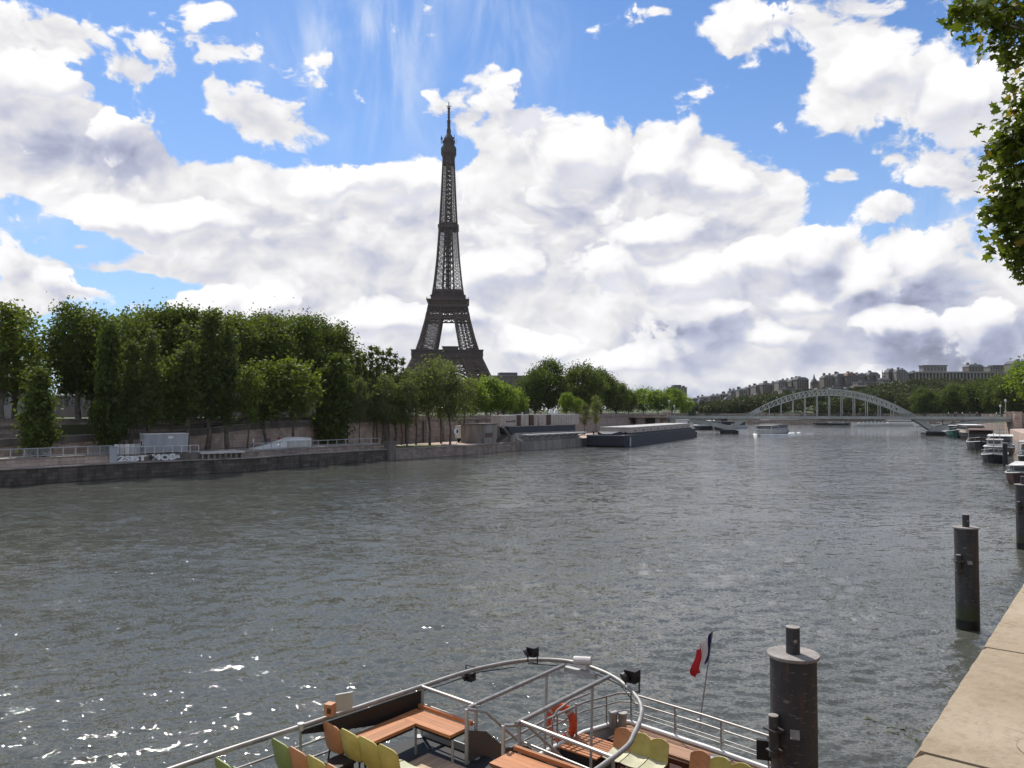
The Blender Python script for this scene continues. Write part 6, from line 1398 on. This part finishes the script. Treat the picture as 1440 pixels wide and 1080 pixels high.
    backs = {m: mesh_of('backrest', seat_mb('back'), M[m], True) for m in ('seat_o','seat_y','seat_g')}
    pans = {m: mesh_of('seat', seat_mb('pan'), M[m], True) for m in ('seatpan',)}
    fm = MB(); fm.tube([(-.14,-.34,0),(-.14,-.3,.34),(-.14,.0,.35),(-.14,.06,0)], .014, 6); fm.tube([(.14,-.34,0),(.14,-.3,.34),(.14,.0,.35),(.14,.06,0)], .014, 6); frame = mesh_of('seat_frame', fm, M['black'])
    names = {'seat_o':'orange seat','seat_y':'yellow seat','seat_g':'green seat'}
    def seat(x, y, z, m, rz=0.):
        o = bpy.data.objects.new('seat', pans['seatpan']); COL.objects.link(o); o.parent = t; o.location = (x, y, z); o.rotation_euler = (0, 0, rz); o.scale = (1, 1, .92); o['label'] = names[m]
        for nm, me in (('backrest', backs[m]), ('seat_frame', frame)): c = bpy.data.objects.new(nm, me); COL.objects.link(c); c.parent = o
    cols = [['seat_o','seat_y','seat_y','seat_y'],['seat_g','seat_o','seat_y','seat_o'],['seat_g','seat_g','seat_o','seat_y'],['seat_y','seat_o','seat_g','seat_y'],['seat_o','seat_y','seat_y','seat_g']]
    for r in range(5):
        for k in range(4): seat(PX(7.34-r*.82)+.21+k*.41, 7.34-r*.82, ZF+.036, cols[r][k], math.pi)
        if r > 1:
            for k in range(4): seat(.35+k*.41, 7.46-r*.82, ZF+.036, cols[r][3-k], math.pi)
    for k, m in enumerate(('seat_o','seat_y','seat_y')): seat(-.62+k*.40, 13.35, ZA+.26, m); seat(1.02+k*.40, 13.35, ZA+.26, m)
    mb = MB(); mb.bx(-.9, 2.0, 12.8, 13.5, ZA+.003, ZA+.26); part('seat_plinth', mb, M['floor_o'], t)
    # stern: locker bench, wooden ledge, gunwale, rails
    mb = MB(); mb.bx(-1.35, 1.95, 14.0, 14.35, ZA+.003, 1.62); lk = part('stern_locker', mb, M['brownpanel'], t)
    for x in (-.15, .75, 1.55): mb = MB(); mb.bx(x-.015, x+.015, 13.985, 13.998, ZA+.03, 1.6); part('locker_seam', mb, M['black'], lk)
    mb = MB(); mb.bx(.1, .36, 13.985, 13.998, 1.42, 1.52); part('locker_label', mb, M['dirtywhite'], lk)
    led = [(-1.4,14.85),(1.98,14.55),(1.98,13.98),(-1.25,14.12)]
    mb = MB(); mb.prism(led, 1.623, 1.665); part('stern_ledge', mb, M['ledge'], t)
    mb = MB(); mb.bx(.75, 1.15, 14.05, 14.6, 1.668, 1.68); part('rubber_mat', mb, M['tarp'], t)
    gw = [V(-1.88,9.3,1.7),V(-1.88,12.5,1.7),V(-1.8,13.8,1.7),V(-1.5,14.72,1.7),V(-1.3,14.86,1.7),V(.5,14.75,1.7),V(1.98,14.58,1.7)]
    tube('gunwale', gw, .05, 'white', n=10)
    mb = MB(); mb.loft([[p+V(0,0,-.6), p+V(0,0,-.05), p+V(.03,0.03,-.05), p+V(.03,.03,-.6)] for p in gw]); part('bulwark', mb, M['dirtywhite'], t)
    def rail_line(z, r): 
        d = lambda p: V(p.x, p.y, z); return tube('stern_rail', [d(p) for p in gw], r)
    for z, r in ((2.32,.024),(2.14,.018),(1.96,.010),(1.88,.010)): rail_line(z, r)
    for x, y in ((-1.88,9.6),(-1.88,11.2),(-1.85,12.9),(-1.62,14.4),(-1.28,14.86),(-.2,14.8),(.85,14.72),(1.85,14.6)): tube('stern_post', [V(x,y,1.7), V(x,y,2.33)], .018)
    tube('gate_hoop', [V(-1.87,12.75,1.7),V(-1.87,12.75,2.2),V(-1.86,12.9,2.4),V(-1.8,13.3,2.5),V(-1.72,13.9,2.5)], .022)
    for x, y in ((-1.45,14.4),(-1.28,14.5)): mb = MB(); mb.lathe([(.09,1.7),(.09,1.98),(.11,1.985),(.11,2.03)], 14, (x,y,0)); part('mooring_bollard', mb, M['steel'], t, smooth=True)
    # slatted table by the port side
    q = B(828, 1048, 1.75)
    for k in range(9): mb = MB(); mb.bx(q.x-.45, q.x+.45, q.y-.42+k*.095, q.y-.35+k*.095, 1.72, 1.75); part('bench_slat', mb, M['bench'], t)
    mb = MB(); mb.bx(q.x-.42, q.x+.42, q.y-.4, q.y+.4, ZA+.003, 1.717); part('slat_bench_box', mb, M['black'], t)
    # lamps, horn, beacon
    def spot(px, py, z, below, rz, s=1.):
        p = B(px, py, z)
        mb = MB(); mb.bx(p.x-.13*s,p.x+.13*s,p.y-.11*s,p.y+.11*s,p.z-.12*s,p.z+.12*s); mb.tube([(p.x-.05,p.y-.15*s,p.z),(p.x-.07,p.y-.2*s,p.z-.02)], .11*s, 10); sp = part('floodlight', mb, M['black'], t)
        mb = MB(); zt = p.z+(.3 if below else -.3)*s
        mb.tube([(p.x-.16*s,p.y,p.z),(p.x-.16*s,p.y,zt),(p.x+.16*s,p.y,zt),(p.x+.16*s,p.y,p.z)], .014, 6); part('yoke', mb, M['black'], sp)
    spot(661, 951, 3.66, True, 0, .62); spot(749, 916, 4.12, False, 0, .68); spot(889, 950, 4.1, False, 0, .82)
    mb = MB(); p = B(820, 930, 4.02); mb.tube([p+V(-.16,-.05,0), p+V(.14,.05,.02)], .075, 12); mb.bx(p.x-.1,p.x+.1,p.y-.06,p.y+.06,p.z-.12,p.z-.05); part('loudhailer', mb, M['dirtywhite'], t)
    mb = MB(); p = B(818, 944, 3.84); mb.bx(p.x-.35,p.x+.3,p.y-.05,p.y+.05,p.z-.07,p.z+.02); part('junction_box', mb, M['railgrey'], t)
    mb = MB(); p = B(464, 997, 4.05); mb.box((p.x,p.y,p.z), (.13,.13,.17), 0, .3); bc = part('orange_beacon', mb, M['seat_o'], t, label='small orange lamp box on the port rail'); mb = MB(); mb.box((p.x-.0,p.y+.26,p.z+.03), (.03,.26,.26), 0, -.4); part('shield_plate', mb, M['railgrey'], bc); mb = MB(); mb.box((p.x+.05,p.y-.05,p.z), (.05,.06,.07), 0, .3); part('lens', mb, M['brownpanel'], bc)
    mb = MB(); mb.box((1.86,14.35,2.15),(.26,.1,.36),0,.4); part('fender_shield', mb, M['black'], t)
    # rope and cable bits
    tube('mooring_rope', [V(1.3,14.35,1.7),V(1.42,14.2,1.82),V(1.65,14.25,1.75),V(1.9,14.45,1.78),V(2.2,14.6,2.3)], .014, 'dirtywhite', n=6)
    # small fittings: rail clamps, cables, a coil of rope, kick plate
    for y in (.4, 3.6, 6.9): mb = MB(); mb.lathe([(.05,-.05),(.05,.05)], 10, (PX(y), y, ZR)); part('rail_clamp', mb, M['railgrey'], t)
    for x, y in ((-1.92,9.15),(XL,9.1),(XR,9.05),(1.92,8.9)): mb = MB(); mb.lathe([(.075,ZF+.003),(.075,ZF+.016)], 12, (x, y if y < 9.1 else 9.08, 0)); part('base_flange', mb, M['railgrey'], t)
    tube('lamp_cable', [V(-1.36,11.3,ZR-.05),V(-1.0,11.62,ZR-.09),V(-.5,11.74,ZR-.05),V(.1,11.66,ZR-.1),V(.55,11.4,ZR-.05),V(1.2,10.82,ZR-.08)], .009, 'black', n=6)
    tube('lamp_cable', [V(-1.94,8.6,ZR-.04),V(-1.9,9.6,ZR-.09),V(-1.76,10.4,ZR-.05),V(-1.5,11.1,ZR-.09)], .009, 'black', n=6)
    tube('rope_coil', [V(.55+.16*math.cos(a)*(1-a*.008), 13.2+.16*math.sin(a)*(1-a*.008), ZA+.03+a*.0035) for a in np.linspace(0,25,90)], .014, 'tarp', n=6)
    for x0, x1, y in ((-1.9,XL,9.14),(XR,1.9,9.1)): mb = MB(); mb.bx(x0,x1,y,y+.02,ZF+.003,ZF+.12); part('kick_plate', mb, M['railgrey'], t)
    mb = MB(); mb.bx(-1.72,-1.42,7.0,7.3,ZF+.04,ZF+.34); mb.bx(-1.74,-1.4,6.98,7.32,ZF+.343,ZF+.38); part('deck_box', mb, M['black'], t)
    # flag
    fp = thing('flag_staff', 'thin flag staff leaning at the stern of the passenger boat', 'flag staff', Vector(P(983,1022,1.7)))
    top = P(1002.5, 886, 3.76) - fp.location; 
    mb = MB(); mb.tube([(0,0,0), top*.5, top], [.018,.015,.011], 8); part('pole', mb, M['steel'], fp, smooth=True)
    mb = MB(); mb.lathe([(.05,-.02),(.05,.16)], 10); part('socket', mb, M['railgrey'], fp)
    ft = fp.location + top*.985; fl = thing('tricolour_flag', 'blue white and red flag hanging limp from the stern staff', 'flag', ft)
    dn = -(top.normalized()); side = Vector((-.86,-.45,-.1)).normalized(); nv = dn.cross(side).normalized()
    cols3 = [('flagblue',0,.26),('flagwhite',.26,.63),('flagred',.63,1.)]
    for m, a, b in cols3:
        rows = []
        for i in range(17):
            f = i/16; row = []
            for j in range(7):
                g_ = lerp(a, b, j/6)
                drop = g_*(.30+.12*math.sin(f*3)); sx = g_*(.33-.05*f)+.05*g_*math.sin(f*7+g_*4)
                w = .05*math.sin(g_*13+f*3.)*(g_**.4)
                row.append(dn*(f*.60+drop*1.05) + side*sx*1.3 + nv*w)
            rows.append(row)
        mb = MB(); n = 7; vs = [v for r in rows for v in r]; fs = [(i*n+k,i*n+k+1,(i+1)*n+k+1,(i+1)*n+k) for i in range(16) for k in range(6)]
        mb.add(vs, fs); part({'flagblue':'blue_band','flagwhite':'white_band','flagred':'red_band'}[m], mb, M[m], fl, smooth=True)
    # life ring on the port rail
    c = P(788, 1016, 2.0); lr = thing('life_ring', 'orange life ring hanging on the port rail of the passenger boat', 'life ring', c, -UA+R(22))
    mb = MB(); mb.loft([[V(math.cos(a)*(.27+.085*math.cos(b)), .07*math.sin(b)+.0, math.sin(a)*(.33+.085*math.cos(b))) for b in np.linspace(0,2*math.pi,12,endpoint=False)] for a in np.linspace(0,2*math.pi,33)], cap=False); part('ring', mb, M['orange'], lr, smooth=True)
    for k in range(4):
        a = math.pi/4+k*math.pi/2; mb = MB(); mb.loft([[V(math.cos(aa)*(.27+.092*math.cos(b)), .077*math.sin(b), math.sin(aa)*(.33+.092*math.cos(b))) for b in np.linspace(0,2*math.pi,12,endpoint=False)] for aa in (a-.09,a,a+.09)]); part('band', mb, M['tarp'], lr)
    mb = MB(); mb.bx(-.3,.3,.08,.1,-.03,.03); mb.bx(.3,.34,.06,.1,-.4,.4); part('bracket', mb, M['railgrey'], lr)
near_boat()

# ------------------------------------------------------------------ air
def haze():
    m = bpy.data.materials.new('haze'); m.use_nodes = True; t = m.node_tree; t.nodes.clear(); g = NG(t)
    pv = g.n('ShaderNodeVolumePrincipled'); pv.inputs['Color'].default_value = (.86, .9, .97, 1); pv.inputs['Density'].default_value = .00003; pv.inputs['Anisotropy'].default_value = .2
    g.put(g.n('ShaderNodeOutputMaterial').inputs['Volume'], pv.outputs[0])
    mb = MB(); mb.bx(-7000, 7000, -6500, 7200, -4, 350); o = single('haze', mb, m, 'thin pale haze lying over the river and the far hill', kind='stuff')
    m.cycles.homogeneous_volume = True
haze()
